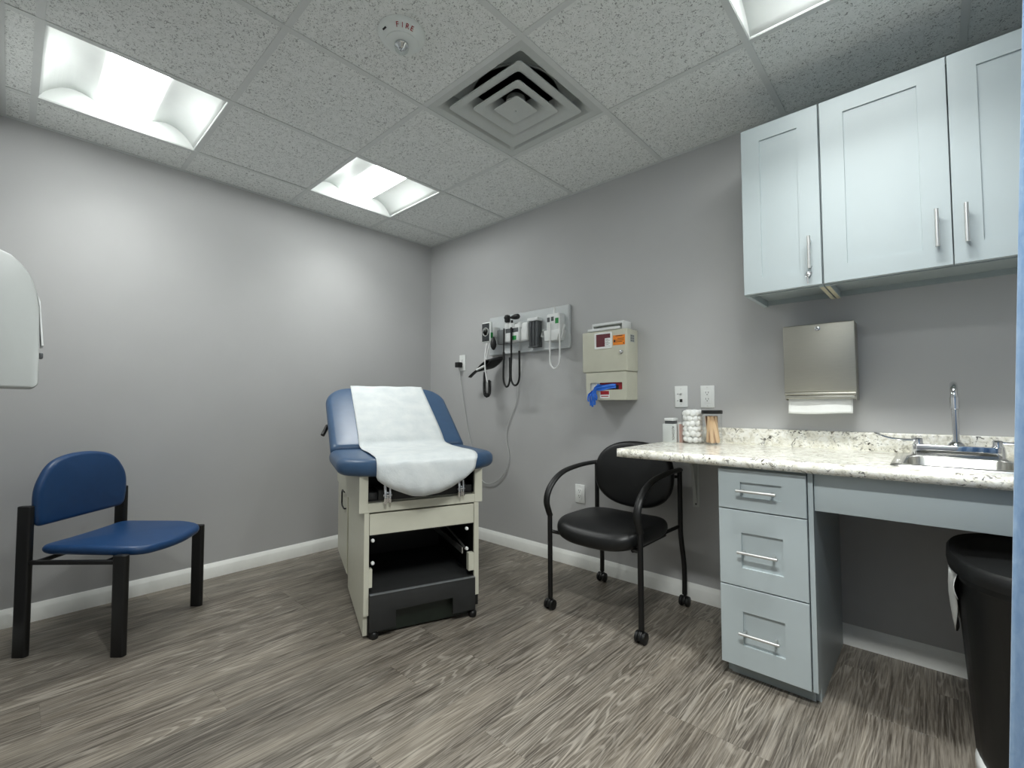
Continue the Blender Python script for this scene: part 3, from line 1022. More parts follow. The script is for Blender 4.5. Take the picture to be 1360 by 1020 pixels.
# small items on the counter
CTT = CT
ab = thing('alcohol_box', 'pale grey flip top dispenser box lettered ALCOHOL', 'box', (2.2075, -0.115, CTT))
ax0, ax1, ay0, ay1 = 2.172, 2.244, -0.150, -0.08
part('body', bx(nb(), ax0, ax1, ay0, ay1, CTT, CTT + 0.094, 0.002), 'frosted_box', ab)
part('dark_neck', bx(nb(), ax0 + 0.010, ax1 - 0.018, ay0 + 0.008, ay1 - 0.01, CTT + 0.094, CTT + 0.110, 0.001), 'dark_grey', ab, label='dark grey slot')
part('flap', bx(nb(), ax0 + 0.008, ax1 - 0.014, ay0 + 0.004, ay1 - 0.006, CTT + 0.110, CTT + 0.124, 0.002), 'white_plastic', ab)
bm = text_bm('ALCOHOL', 0.0155, frame4((0, 0, -1), (1, 0, 0), (0, -1, 0), (ax1 - 0.015, ay0 - 0.0004, CTT + 0.047)), 0.0003)
part('lettering', bm, 'dark_ink', ab, smooth=False, label='black letters ALCOHOL')
pb = thing('pad_carton', 'slim pink carton standing between the alcohol box and the cotton jar', 'box', (2.262, -0.10, CTT))
part('carton', bx(nb(), 2.250, 2.274, -0.135, -0.065, CTT, CTT + 0.094, 0.001), 'pink', pb)
part('top_flap', bx(nb(), 2.249, 2.275, -0.136, -0.064, CTT + 0.094, CTT + 0.103, 0.001), 'white_plastic', pb)
part('side_stripe', bx(nb(), 2.2505, 2.254, -0.1362, -0.135, CTT, CTT + 0.094), 'white_plastic', pb, smooth=False)

cj = thing('cotton_jar', 'clear jar packed with white cotton balls', 'jar', (2.322, -0.13, CTT))
jc = (2.322, -0.13)
bm = nb()
lathe(bm, [(0.044, 0.0005), (0.052, 0.004), (0.0535, 0.012), (0.0535, 0.150), (0.050, 0.160), (0.049, 0.164), (0.047, 0.164), (0.048, 0.160), (0.0515, 0.150), (0.0515, 0.012), (0.049, 0.006), (0.0, 0.005)], (*jc, CTT), 36)
part('jar_body', bm, 'glass', cj)
bm = nb()
lathe(bm, [(0.051, 0.1645), (0.051, 0.168), (0.04, 0.170), (0.012, 0.171), (0.012, 0.176), (0.014, 0.182), (0.010, 0.186), (0, 0.186)], (*jc, CTT), 28)
part('jar_lid', bm, 'glass', cj)
cm = nb()
bmesh.ops.create_icosphere(cm, subdivisions=2, radius=0.0158)
for vv in cm.verts:
    vv.co *= 1 + rng.uniform(-0.10, 0.10)
for f in cm.faces:
    f.smooth = True
cme = bpy.data.meshes.new('cotton_ball'); cm.to_mesh(cme); cm.free()
cme.materials.append(M['cotton'])
def add_copy(name, me, loc, rot, label, cat, group, scale=1.0):
    o = bpy.data.objects.new(name, me)
    COL.objects.link(o)
    o.location = loc; o.rotation_euler = rot; o.scale = (scale,) * 3
    tag(o, label, cat, group)
    return o
for layer in range(6):
    z = CTT + 0.021 + layer * 0.0262
    n = 8
    for k in range(n):
        a = 2 * PI * (k + 0.5 * (layer % 2)) / n + rng.uniform(-.06, .06)
        r = 0.033 + rng.uniform(-0.001, 0.0005)
        add_copy('cotton_ball', cme, (jc[0] + r * math.cos(a), jc[1] + r * math.sin(a), z + rng.uniform(-.003, .003)), (rng.uniform(0, 6), rng.uniform(0, 6), 0),
                 'white cotton ball packed inside the clear jar', 'cotton ball', 'cotton balls in the jar', rng.uniform(0.96, 1.04))
    if layer == 5:
        for k in range(5):
            a = 2 * PI * k / 5
            add_copy('cotton_ball', cme, (jc[0] + 0.016 * math.cos(a), jc[1] + 0.016 * math.sin(a), z + 0.003), (k, k, 0),
                     'white cotton ball packed inside the clear jar', 'cotton ball', 'cotton balls in the jar')

sj = thing('stick_jar', 'clear jar of wooden tongue depressors with a black lid', 'jar', (2.420, -0.135, CTT))
sc_ = (2.420, -0.135)
bm = nb()
lathe(bm, [(0.040, 0.0005), (0.0445, 0.003), (0.0455, 0.010), (0.0455, 0.150), (0.0435, 0.150), (0.0435, 0.010), (0.041, 0.005), (0, 0.0045)], (*sc_, CTT), 36)
part('jar_body', bm, 'glass', sj)
bm = nb()
lathe(bm, [(0.044, 0.1495), (0.0475, 0.1495), (0.0485, 0.152), (0.0485, 0.164), (0.046, 0.167), (0, 0.167)], (*sc_, CTT), 36)
part('jar_lid', bm, 'black_plastic', sj, label='black lid')
sm = nb()
out = [(0.0085 * c, s) for c, s in [(math.cos(R(a)), 0.0085 * math.sin(R(a)) - 0.058) for a in range(180, 361, 20)]] + [(0.0085 * c, s) for c, s in [(math.cos(R(a)), 0.0085 * math.sin(R(a)) + 0.058) for a in range(0, 181, 20)]]
prism(sm, out, 'y', -0.0008, 0.0008)
sme = bpy.data.meshes.new('tongue_depressor'); sm.to_mesh(sme); sm.free()
sme.materials.append(M['stick'])
for k in range(18):
    a = 2 * PI * k / 9 + (0.35 if k >= 9 else 0)
    r = 0.025 if k < 9 else 0.013
    rot = Matrix.Rotation(a + PI / 2 + rng.uniform(-.2, .2), 4, 'Z') @ Matrix.Rotation(rng.uniform(-.26, .26), 4, 'Y') @ Matrix.Rotation(rng.uniform(-.06, .1), 4, 'X')
    add_copy('tongue_depressor', sme, (sc_[0] + r * math.cos(a), sc_[1] + r * math.sin(a), CTT + 0.073), rot.to_euler(),
             'wooden tongue depressor standing in the black lidded jar', 'tongue depressor', 'tongue depressors in the jar')

# ================================================================== SHARPS CABINET AND GLOVES
BZ = thing('sharps_cabinet', 'beige locking sharps cabinet with window and orange sticker', 'medical cabinet', (1.813, 0, 1.22))
bm = bx(nb(), 1.664, 1.964, -0.132, -0.001, 1.220, 1.463, 0.007, 3)
part('cabinet_body', bm, 'beige', BZ)
bm = nb()
fo = [(x, z) for x, z in round_poly([(1.7525, 1.357), (1.869, 1.357), (1.869, 1.4515), (1.7525, 1.4515)], 0.006, 3)]
fi = [(x, z) for x, z in round_poly([(1.7635, 1.368), (1.859, 1.368), (1.859, 1.4425), (1.7635, 1.4425)], 0.003, 3)]
loops(bm, [[(x, -0.1315, z) for x, z in fo], [(x, -0.136, z) for x, z in fo], [(x, -0.136, z) for x, z in fi], [(x, -0.1325, z) for x, z in fi]], cap0=False, cap1=False)
wf = part('window_frame', bm, 'plate', BZ)
part('window_pane', bx(nb(), 1.7635, 1.859, -0.1332, -0.1322, 1.368, 1.4425), 'red_window', wf, smooth=False, label='dark red window')
lb = part('white_label', bx(nb(), 1.822, 1.858, -0.1342, -0.1333, 1.3695, 1.417), 'plate', wf, smooth=False)
bm = nb()
for k in range(5):
    bx(bm, 1.826, 1.826 + (0.028 if k % 2 else 0.02), -0.1347, -0.1342, 1.377 + 0.008 * k, 1.379 + 0.008 * k)
lines = part('label_print', bm, 'dark_ink', BZ, smooth=False)
os_ = part('orange_sticker', bx(nb(), 1.8755, 1.951, -0.1333, -0.1322, 1.371, 1.428), 'orange', BZ, smooth=False, label='orange warning sticker')
bm = nb()
bx(bm, 1.892, 1.936, -0.1338, -0.1333, 1.4215, 1.4255)
for k, (a, b) in enumerate(((1.905, 1.946), (1.888, 1.944), (1.891, 1.934))):
    bx(bm, a, b, -0.1338, -0.1333, 1.406 - 0.009 * k, 1.4085 - 0.009 * k)
bx(bm, 1.880, 1.890, -0.1338, -0.1333, 1.388, 1.402)
bx(bm, 1.940, 1.946, -0.1338, -0.1333, 1.376, 1.382)
part('sticker_print', bm, 'dark_ink', os_, smooth=False)
bm = nb()
lathe(bm, [(0.011, 0), (0.011, 0.003), (0.008, 0.005), (0.008, 0.011), (0.006, 0.012), (0, 0.012)], (1.928, -0.132, 1.330), 20, 'y')
part('lock', bm, 'chrome', BZ)
bm = nb()
bx(bm, 1.964, 1.9648, -0.095, -0.047, 1.388, 1.431)
sl = part('side_label', bm, 'dispenser', BZ, smooth=False)
bm = nb()
for k in range(3):
    for q in range(3):
        bx(bm, 1.9648, 1.9653, -0.091 + 0.014 * k, -0.081 + 0.014 * k, 1.391 + 0.0135 * q, 1.401 + 0.0135 * q)
part('side_label_print', bm, 'grey_plastic', sl, smooth=False)
# sharps container standing in the open top of the cabinet
sh = thing('sharps_container', 'white sharps container lid rising from the beige cabinet', 'sharps container', (1.813, -0.06, 1.464))
bm = nb()
bx(bm, 1.705, 1.918, -0.136, -0.118, 1.4645, 1.480, 0.003, 2)
part('lid_lip', bm, 'white_plastic', sh)
bm = nb()
bx(bm, 1.726, 1.736, -0.118, -0.03, 1.4645, 1.512, 0.002)
bx(bm, 1.925, 1.937, -0.118, -0.03, 1.4645, 1.512, 0.002)
bx(bm, 1.736, 1.925, -0.118, -0.10, 1.497, 1.512, 0.003)
part('lid_frame', bm, 'white_plastic', sh)
part('flap', bx(nb(), 1.7365, 1.9245, -0.085, -0.078, 1.4645, 1.495, 0.001), 'dispenser', sh)
part('lid_top', bx(nb(), 1.736, 1.925, -0.0995, -0.031, 1.4965, 1.506, 0.002), 'white_plastic', sh)

gh = thing('glove_holder', 'beige glove box holder mounted under the sharps cabinet', 'glove holder', (1.82, 0, 1.057))
GX0, GX1, GZ0, GZ1, GYF = 1.687, 1.956, 1.057, 1.2185, -0.128
bm = nb()
bx(bm, GX0 + 0.003, GX1 - 0.003, -0.004, -0.001, GZ0 + 0.003, GZ1)
bx(bm, GX0, GX0 + 0.003, GYF + 0.004, -0.001, GZ0 + 0.003, GZ1)
bx(bm, GX1 - 0.003, GX1, GYF + 0.004, -0.001, GZ0 + 0.003, GZ1)
bx(bm, GX0, GX1, GYF + 0.004, -0.001, GZ0, GZ0 + 0.003)
part('shell', bm, 'beige', gh, smooth=False)
bm = nb()
oo = round_poly([(GX0, GZ0), (GX1, GZ0), (GX1, GZ1), (GX0, GZ1)], 0.004, 6)
ii = round_poly([(1.715, 1.116), (1.928, 1.116), (1.928, 1.158), (1.715, 1.158)], 0.006, 6)
loops(bm, [[(x, GYF + 0.004, z) for x, z in ii], [(x, GYF, z) for x, z in ii], [(x, GYF, z) for x, z in oo], [(x, GYF + 0.004, z) for x, z in oo]], cap0=False, cap1=False)
# the lower notch is not cut; a patch below stands in for it
part('front_plate', bm, 'beige', gh, smooth=False)
bm = bx(nb(), 1.700, 1.945, -0.118, -0.006, 1.062, 1.19, 0.001)
gb = thing('glove_box', 'red and white glove carton inside the beige holder', 'glove box', (1.82, -0.06, 1.062))
part('carton', bm, 'red_box', gb, smooth=False)
part('white_corner', bx(nb(), 1.7005, 1.775, -0.1188, -0.118, 1.063, 1.189), 'white_plastic', gb, smooth=False)
part('opening', bx(nb(), 1.775, 1.90, -0.1195, -0.1185, 1.118, 1.142), 'dark_ink', gb, smooth=False)
# patch standing in for the notch that shows the carton
part('notch_patch', bx(nb(), 1.782, 1.846, -0.1287, -0.128, 1.068, 1.112), 'plate', gh, smooth=False)
bm = nb()
bx(bm, 1.785, 1.843, -0.1292, -0.1287, 1.088, 1.110)
bx(bm, 1.790, 1.838, -0.1292, -0.1287, 1.076, 1.081)
part('notch_patch_red', bm, 'red_ink', gh, smooth=False)
# a nitrile glove pulled half out: cuff over the sill, five limp fingers
gl = thing('nitrile_glove', 'blue nitrile glove hanging out of the glove holder', 'glove', (1.735, -0.14, 1.10))
bm = nb()
def glove_pt(u, w):
    # flat wrinkled cuff: lies in the slot, comes out over the sill, hangs down
    P = [(1.885, -0.1215, 1.136), (1.84, -0.122, 1.134), (1.795, -0.126, 1.131), (1.768, -0.136, 1.131), (1.750, -0.142, 1.122), (1.742, -0.143, 1.104), (1.740, -0.142, 1.082)]
    D = [(0, 0.012), (0, 0.015), (0, 0.017), (0.006, 0.018), (0.016, 0.016), (0.025, 0.008), (0.028, 0.0)]
    f = w * (len(P) - 1); i = min(int(f), len(P) - 2); t = f - i
    p = [P[i][k] * (1 - t) + P[i + 1][k] * t for k in range(3)]
    d = [D[i][k] * (1 - t) + D[i + 1][k] * t for k in range(2)]
    q = (u - 0.5) * 2
    return (p[0] + d[0] * q, p[1] - 0.004 * math.sin(11 * u + 9 * w) * (0.3 + w), p[2] + d[1] * q + 0.002 * math.sin(7 * u + 13 * w))
sheet = nb()
grid_sheet(sheet, 16, 30, glove_pt)
geo = bmesh.ops.extrude_face_region(sheet, geom=list(sheet.faces))
for e_ in geo['geom']:
    if isinstance(e_, bmesh.types.BMVert):
        e_.co.y -= 0.006
merge(bm, sheet)
for k, (dx, dz, LL) in enumerate(((-0.023, 0.010, 0.044), (-0.011, -0.001, 0.056), (0.001, -0.003, 0.062), (0.012, -0.001, 0.054), (0.024, 0.010, 0.034))):
    x0 = 1.741 + dx
    sec = [(0.0068 * math.cos(a_), 0.0048 * math.sin(a_)) for a_ in [2 * PI * q / 8 for q in range(8)]]
    tube(bm, [(1.741 + dx * 0.9, -0.146, 1.092), (x0 + 0.002 * (k - 2), -0.148 - 0.003 * (k % 2), 1.076 + dz * 0.5), (x0 + 0.003 * (k - 2), -0.149 + 0.004 * (k % 2), 1.076 + dz - LL * 0.55), (x0 + 0.001 * (k - 2), -0.147, 1.082 + dz - LL)], 1, smooth=4, sec=sec)
part('glove_body', bm, 'glove', gl)

# ================================================================== DIAGNOSTIC STATION
ws = thing('diagnostic_station', 'long pale wall mounted diagnostic instrument board', 'medical station', (1.12, 0, 1.40))
bm = bx(nb(), 0.757, 1.497, -0.030, -0.001, 1.396, 1.686, 0.012, 3)
bx(bm, 0.765, 1.490, -0.036, -0.02, 1.398, 1.412, 0.005, 2)
part('board', bm, 'board', ws)
part('cable_bay', bx(nb(), 0.872, 0.985, -0.062, -0.029, 1.47, 1.575, 0.006, 2), 'grey_plastic', ws, label='grey cable compartment')
bm = bx(nb(), 0.985, 1.185, -0.085, -0.029, 1.470, 1.60, 0.014, 3)
bx(bm, 0.985, 1.125, -0.104, -0.08, 1.472, 1.572, 0.010, 3)
cm_ = part('charger_body', bm, 'white_plastic', ws)
part('charger_recess', bx(nb(), 1.000, 1.118, -0.1048, -0.1036, 1.535, 1.566, 0.0005), 'dark_grey', cm_)
part('green_label', bx(nb(), 1.064, 1.100, -0.1052, -0.1038, 1.481, 1.511), 'green', cm_, smooth=False, label='green square label')
for x in (1.005, 1.045, 1.118):
    bm = nb()
    lathe(bm, [(0.021, 1.565), (0.022, 1.57), (0.022, 1.60), (0.017, 1.604), (0.014, 1.588), (0.0, 1.588)], (x, -0.088 if x < 1.1 else -0.075, 0), 20)
    part('cradle', bm, 'white_plastic', ws)
# blood pressure gauge on the board's left end
bm = nb()
bx(bm, 0.775, 0.866, -0.128, -0.098, 1.482, 1.634, 0.012, 3)
ga = part('pressure_gauge', bm, 'plate', ws)
part('dial_face', bx(nb(), 0.783, 0.858, -0.1292, -0.1275, 1.492, 1.624, 0.0006), 'dark_face', ga)
bm = nb()
lathe(bm, [(0.031, 0), (0.031, 0.0012), (0.0285, 0.0012), (0.0285, 0)], (0.8205, -0.1292, 1.562), 32, 'y')
for k in range(11):
    a = R(-40 + 26 * k)
    m4 = frame4((math.cos(a), 0, math.sin(a)), (0, 1, 0), (-math.sin(a), 0, math.cos(a)), (0.8205, -0.1297, 1.562))
    bx(bm, 0.020, 0.0265, -0.0006, 0.0006, -0.0007, 0.0007, mat4=m4)
bx(bm, -0.001, 0.001, -0.0006, 0.0006, 0, 0.024, mat4=frame4((1, 0, 0), (0, 1, 0), (-0.35, 0, 0.93), (0.8205, -0.1301, 1.562)))
part('dial_marks', bm, 'plate', ga, smooth=False)
bm = bx(nb(), 0.80, 0.875, -0.098, -0.029, 1.525, 1.60, 0.008, 2)
part('gauge_arm', bm, 'white_plastic', ws)
part('gauge_side_label', bx(nb(), 0.8662, 0.8675, -0.122, -0.10, 1.515, 1.555), 'green', ga, smooth=False)

# otoscope and ophthalmoscope hung in their cradles, each with its cord
def loop_cord(x0, x1, z_top, z_low, y, r, mat, parent, zt2=None, name='cord'):
    pts = [(x0, y, z_top), (x0 - 0.004, y, (z_top * 0.55 + z_low * 0.45)), (x0 - 0.002, y, z_low + 0.045), (x0 * 0.8 + x1 * 0.2, y, z_low + 0.010), ((x0 + x1) / 2, y, z_low),
           (x0 * 0.2 + x1 * 0.8, y, z_low + 0.012), (x1, y, z_low + 0.05), (x1 + 0.002, y, ((zt2 or z_top) + z_low) / 2), (x1, y, zt2 or z_top)]
    return part(name, tube(nb(), pts, r, 8, 7), mat, parent)
op = thing('ophthalmoscope', 'black ophthalmoscope head in the left cradle of the instrument board', 'medical instrument', (1.005, -0.088, 1.58))
bm = nb()
cyl(bm, (1.005, -0.088, 1.589), (1.005, -0.088, 1.615), 0.008)
part('stem', bm, 'steel', op)
bm = bx(nb(), 0.988, 1.022, -0.112, -0.072, 1.612, 1.668, 0.012, 3)
lathe(bm, [(0.011, 0), (0.011, 0.004), (0.008, 0.005)], (1.005, -0.112, 1.645), 16, 'y')
part('head', bm, 'black_plastic', op)
bm = nb()
cyl(bm, (0.990, -0.112, 1.57), (0.987, -0.112, 1.40), 0.0052, 10)
cyl(bm, (0.988, -0.112, 1.40), (0.988, -0.112, 1.345), 0.0085, 12)
part('handle', bm, 'black_plastic', op)
loop_cord(0.988, 1.045, 1.35, 1.155, -0.112, 0.007, 'black_plastic', op, 1.36)
ot = thing('otoscope', 'black otoscope with wide head in the right cradle of the instrument board', 'medical instrument', (1.062, -0.088, 1.58))
bm = nb()
cyl(bm, (1.045, -0.088, 1.589), (1.045, -0.088, 1.625), 0.0085)
part('stem', bm, 'black_plastic', ot)
bm = nb()
lathe(bm, [(0.006, -0.048), (0.012, -0.03), (0.017, -0.012), (0.019, 0.0), (0.019, 0.022), (0.015, 0.030), (0, 0.031)], (1.082, -0.092, 1.645), 20, 'x')
part('head', bm, 'black_plastic', ot)
bm = nb()
cyl(bm, (1.062, -0.114, 1.57), (1.062, -0.114, 1.36), 0.0072, 10)
part('handle', bm, 'black_plastic', ot)
loop_cord(1.062, 1.136, 1.37, 1.163, -0.114, 0.007, 'black_plastic', ot, 1.40)

# specula dispenser
sd = thing('specula_dispenser', 'dark grey tubed specula dispenser with a white cap', 'dispenser', (1.245, -0.03, 1.42))
for k in range(3):
    part('tube', lathe(nb(), [(0.0125, 1.4275), (0.0135, 1.43), (0.0135, 1.5995)], (1.2025 + 0.0275 * k, -0.066, 0), 14), 'dark_grey', sd)
part('back_plate', bx(nb(), 1.188, 1.270, -0.056, -0.0305, 1.428, 1.5995, 0.002), 'dark_grey', sd)
part('cap', bx(nb(), 1.182, 1.276, -0.084, -0.0305, 1.600, 1.622, 0.004, 2), 'white_plastic', sd)
part('foot', bx(nb(), 1.186, 1.271, -0.078, -0.0305, 1.420, 1.427, 0.002), 'dark_grey', sd)

# thermometer
th = thing('thermometer', 'white electronic thermometer in its wall holder with a looped cord', 'thermometer', (1.42, -0.03, 1.44))
bm = bx(nb(), 1.360, 1.468, -0.100, -0.0305, 1.500, 1.625, 0.014, 3)
lathe(bm, [(0.011, 1.622), (0.010, 1.645), (0.006, 1.655), (0.007, 1.668), (0, 1.672)], (1.410, -0.07, 0), 14)
bd = part('body', bm, 'white_plastic', th)
part('display', bx(nb(), 1.370, 1.392, -0.1012, -0.0995, 1.570, 1.600, 0.0006), 'dark_grey', bd)
part('button', bx(nb(), 1.402, 1.424, -0.1012, -0.0995, 1.574, 1.602, 0.0006), 'dark_grey', bd)
part('green_label', bx(nb(), 1.436, 1.4625, -0.1012, -0.0995, 1.555, 1.590), 'green', bd, smooth=False)
bm = prism(nb(), [(1.352, 1.445), (1.455, 1.445), (1.478, 1.515), (1.345, 1.515)], 'y', -0.108, -0.0305, 0.006)
part('holder', bm, 'white_plastic', th)
bm = prism(nb(), [(1.318, 1.478), (1.352, 1.470), (1.360, 1.512), (1.334, 1.528)], 'y', -0.105, -0.05, 0.003)
part('probe_cover_bin', bm, 'dispenser', th)
bm = nb()
for k in range(3):
    bx(bm, 1.332 + 0.008 * k, 1.336 + 0.008 * k, -0.1062, -0.1048, 1.484, 1.516)
part('bin_slots', bm, 'dark_grey', th, smooth=False)
bm = nb()
cyl(bm, (1.474, -0.085, 1.46), (1.494, -0.08, 1.545), 0.007, 12)
part('probe', bm, 'white_plastic', th)
loop_cord(1.404, 1.478, 1.56, 1.262, -0.112, 0.0055, 'white_cable', th, 1.60)

# blood pressure cuff, bulb and coiled tube
bp = thing('blood_pressure_cuff', 'black blood pressure cuff with bulb and coiled tube under the gauge', 'blood pressure cuff', (0.82, -0.06, 1.35))
bm = nb()
def cuff(u, w):
    a = 2 * PI * u * 1.15 + 0.4
    r = 0.044 + 0.006 * u
    p = Vector((0.79 + 1.35 * r * math.cos(a), 0, 1.322 + 0.62 * r * math.sin(a)))
    y = -0.130 + 0.085 * w
    return (p.x + 0.42 * (p.z - 1.322) + 0.06 * w, y, p.z - 0.008 + 0.42 * (p.x - 0.79) + 0.025 * w)
grid_sheet(bm, 40, 6, cuff)
part('cuff_wrap', bm, 'black_vinyl', bp, solid=0.006)
bm = nb()
grid_sheet(bm, 8, 3, lambda u, w: (0.735 - 0.115 * u, -0.118 + 0.03 * w, 1.30 - 0.062 * u + 0.006 * math.sin(3 * u) - 0.004 * w))
part('strap_end', bm, 'black_vinyl', bp, solid=0.004)
bm = nb()
tube(bm, [(0.726, -0.128, 1.288), (0.77, -0.131, 1.300), (0.812, -0.132, 1.312)], 0.0085, 10, 4)
part('white_edge', bm, 'plate', bp, label='white edge of the folded cuff')
bm = nb()
lathe(bm, [(0.0, 1.425), (0.010, 1.430), (0.020, 1.448), (0.0225, 1.468), (0.017, 1.492), (0.009, 1.508), (0.007, 1.522), (0, 1.523)], (0.878, -0.105, 0), 18)
part('bulb', bm, 'black_plastic', bp)
bm = nb()
tube(bm, [(0.822, -0.115, 1.485), (0.820, -0.132, 1.40), (0.822, -0.136, 1.30), (0.838, -0.134, 1.21), (0.848, -0.13, 1.19)], 0.0052, 8, 6)
part('white_tube', bm, 'white_cable', bp, label='white air tube')
bm = nb()
tube(bm, [(0.850, -0.113, 1.485), (0.842, -0.128, 1.42), (0.832, -0.134, 1.36)], 0.0042, 8, 5)
part('white_tube', bm, 'white_cable', bp, label='white air tube')
core = smooth_path([(0.808, -0.122, 1.27), (0.806, -0.126, 1.20), (0.806, -0.126, 1.145), (0.812, -0.126, 1.108), (0.832, -0.126, 1.094), (0.852, -0.126, 1.108), (0.859, -0.126, 1.145), (0.858, -0.126, 1.205)], 40)
hel = []
acc = 0.0
for i, p in enumerate(core):
    a = core[max(i - 1, 0)]; b = core[min(i + 1, len(core) - 1)]
    tg = (b - a).normalized()
    s = Vector((0, 1, 0)); w = tg.cross(s).normalized()
    if i: acc += (core[i] - core[i - 1]).length
    ph = 2 * PI * acc / 0.0105
    hel.append(p + s * (0.0105 * math.cos(ph)) + w * (0.0105 * math.sin(ph)))
part('coiled_tube', tube(nb(), hel, 0.0038, 6), 'black_plastic', bp)

# power cord of the station: plug in the corner outlet, cable drooping behind the table and up to the board
pc = thing('power_cord', 'pale grey power cord drooping from the corner outlet up to the instrument board', 'cord', (0.424, -0.02, 1.33))
part('plug', bx(nb(), 0.388, 0.432, -0.055, -0.0092, 1.328, 1.370, 0.005, 2), 'black_plastic', pc, label='black plug block')
bm = nb()
tube(bm, [(0.410, -0.03, 1.330), (0.418, -0.022, 1.25), (0.440, -0.014, 1.10), (0.470, -0.01, 0.95), (0.508, -0.01, 0.80), (0.560, -0.01, 0.66), (0.61, -0.012, 0.53), (0.66, -0.015, 0.455), (0.715, -0.015, 0.432), (0.775, -0.015, 0.443), (0.84, -0.012, 0.475), (0.895, -0.010, 0.53),
          (0.937, -0.010, 0.62), (0.938, -0.010, 0.69), (0.918, -0.010, 0.76), (0.915, -0.010, 0.83), (0.945, -0.010, 0.92), (0.998, -0.010, 1.02), (1.025, -0.012, 1.11), (1.045, -0.02, 1.25), (1.068, -0.038, 1.39), (1.085, -0.05, 1.471)], 0.0032, 8, 6)
part('cable', bm, 'cable', pc)

# ================================================================== HAND DISPENSER ON THE BACK WALL (left edge)
hd = thing('soap_dispenser', 'pale grey rounded wall dispenser at the left edge of the frame', 'dispenser', (1.82, YB, 1.07))
y0 = YB + 0.001
pro = [(y0, 1.076)] + [(YB + 0.098 + 0.012 * math.sin(R(a)), 1.086 - 0.012 * math.cos(R(a))) for a in range(0, 91, 15)]
pro += [(YB + 0.1095, 1.17), (YB + 0.1075, 1.235), (YB + 0.103, 1.270), (YB + 0.094, 1.300), (YB + 0.081, 1.322), (YB + 0.066, 1.338), (YB + 0.048, 1.346), (YB + 0.025, 1.349), (y0, 1.350)]
bm = prism(nb(), pro, 'x', 1.765, 1.89, 0.005)
part('housing', bm, 'dispenser', hd, angle=45)
bm = prism(nb(), [(YB + 0.1045, 1.270), (YB + 0.1095, 1.255), (YB + 0.1135, 1.20), (YB + 0.1165, 1.163), (YB + 0.1130, 1.163), (YB + 0.1105, 1.20), (YB + 0.1080, 1.245)], 'x', 1.795, 1.86, 0.001)
part('push_bar', bm, 'white_plastic', hd)
part('nozzle', bx(nb(), 1.815, 1.84, YB + 0.110, YB + 0.117, 1.138, 1.150, 0.002), 'dark_grey', hd)

# ================================================================== EXAM TABLE
TA = 21.5
TO = (1.335, -1.388, 0)
et = thing('exam_table', 'cream medical exam table with blue padded top and black pull out step', 'exam table', TO, R(90 - TA))
def L(name, bm, mat, parent=et, **kw):
    return part(name, bm, mat, parent, local=True, **kw)
TWD = 0.546
bm = prism(nb(), [(0.002, 0.012), (0.56, 0.030), (0.56, 0.09), (1.06, 0.10), (1.06, 0.60), (0.002, 0.60)], 'x', 0.0, 0.018)
prism(bm, [(0.002, 0.10), (1.06, 0.10), (1.06, 0.60), (0.002, 0.60)], 'x', TWD - 0.018, TWD)
bx(bm, 0.018, TWD - 0.018, 1.04, 1.06, 0.10, 0.60)
bx(bm, 0.018, TWD - 0.018, 0.02, 1.04, 0.58, 0.60)
L('base_cabinet', bm, 'cream', smooth=False)
for a_, b_ in ((0.0, 0.022), (TWD - 0.024, TWD)):
    L('front_stile', bx(nb(), a_, b_, -0.012, 0.001, 0.102, 0.552, 0.001), 'cream', smooth=False)
sd_ = L('side_door', bx(nb(), -0.007, -0.0005, 0.565, 1.055, 0.10, 0.548, 0.002), 'cream', smooth=False)
bm = nb()
tube(bm, [(-0.008, 0.605, 0.555), (-0.018, 0.605, 0.555), (-0.020, 0.62, 0.555), (-0.020, 0.69, 0.552), (-0.020, 0.71, 0.540), (-0.020, 0.712, 0.475), (-0.020, 0.69, 0.462), (-0.020, 0.62, 0.462), (-0.018, 0.605, 0.462), (-0.008, 0.605, 0.462)], 0.0045, 8)
bm2 = bm
for v_ in bm2.verts:
    v_.co.z -= 0.012
L('door_pull', bm2, 'black_metal', sd_, label='black bracket pull')
# inner black lining of the step bay
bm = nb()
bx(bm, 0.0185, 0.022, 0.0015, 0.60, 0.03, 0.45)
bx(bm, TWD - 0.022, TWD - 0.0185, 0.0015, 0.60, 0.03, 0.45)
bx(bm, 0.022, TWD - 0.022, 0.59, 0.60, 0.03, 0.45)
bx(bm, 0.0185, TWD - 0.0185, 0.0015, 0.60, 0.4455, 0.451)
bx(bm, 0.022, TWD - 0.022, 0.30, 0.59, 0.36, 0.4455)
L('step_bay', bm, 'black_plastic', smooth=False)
L('front_drawer', bx(nb(), 0.024, TWD - 0.026, -0.010, 0.02, 0.452, 0.545, 0.0015), 'cream', smooth=False)
# upper tray with overhanging cheeks
bm = nb()
bx(bm, -0.022, 0.016, -0.014, 0.98, 0.553, 0.716, 0.001)
bx(bm, TWD - 0.022, TWD + 0.018, -0.014, 0.98, 0.553, 0.716, 0.001)
bx(bm, 0.016, TWD - 0.022, -0.013, 0.01, 0.553, 0.592, 0.001)
bx(bm, 0.016, TWD - 0.022, 0.96, 0.98, 0.60, 0.716)
L('upper_frame', bm, 'cream', smooth=False)
bm = nb()
bx(bm, 0.0165, TWD - 0.0225, 0.0, 0.70, 0.6005, 0.603)
bx(bm, 0.0165, 0.019, 0.0, 0.70, 0.603, 0.711)
bx(bm, TWD - 0.0255, TWD - 0.0225, 0.0, 0.70, 0.603, 0.711)
bx(bm, 0.019, TWD - 0.0255, 0.20, 0.22, 0.603, 0.711)
bx(bm, 0.019, TWD - 0.0255, 0.0, 0.22, 0.708, 0.711)
L('tray_lining', bm, 'black_plastic', smooth=False)
bm = bx(nb(), 0.062, 0.48, -0.006, 0.15, 0.6035, 0.648, 0.003)
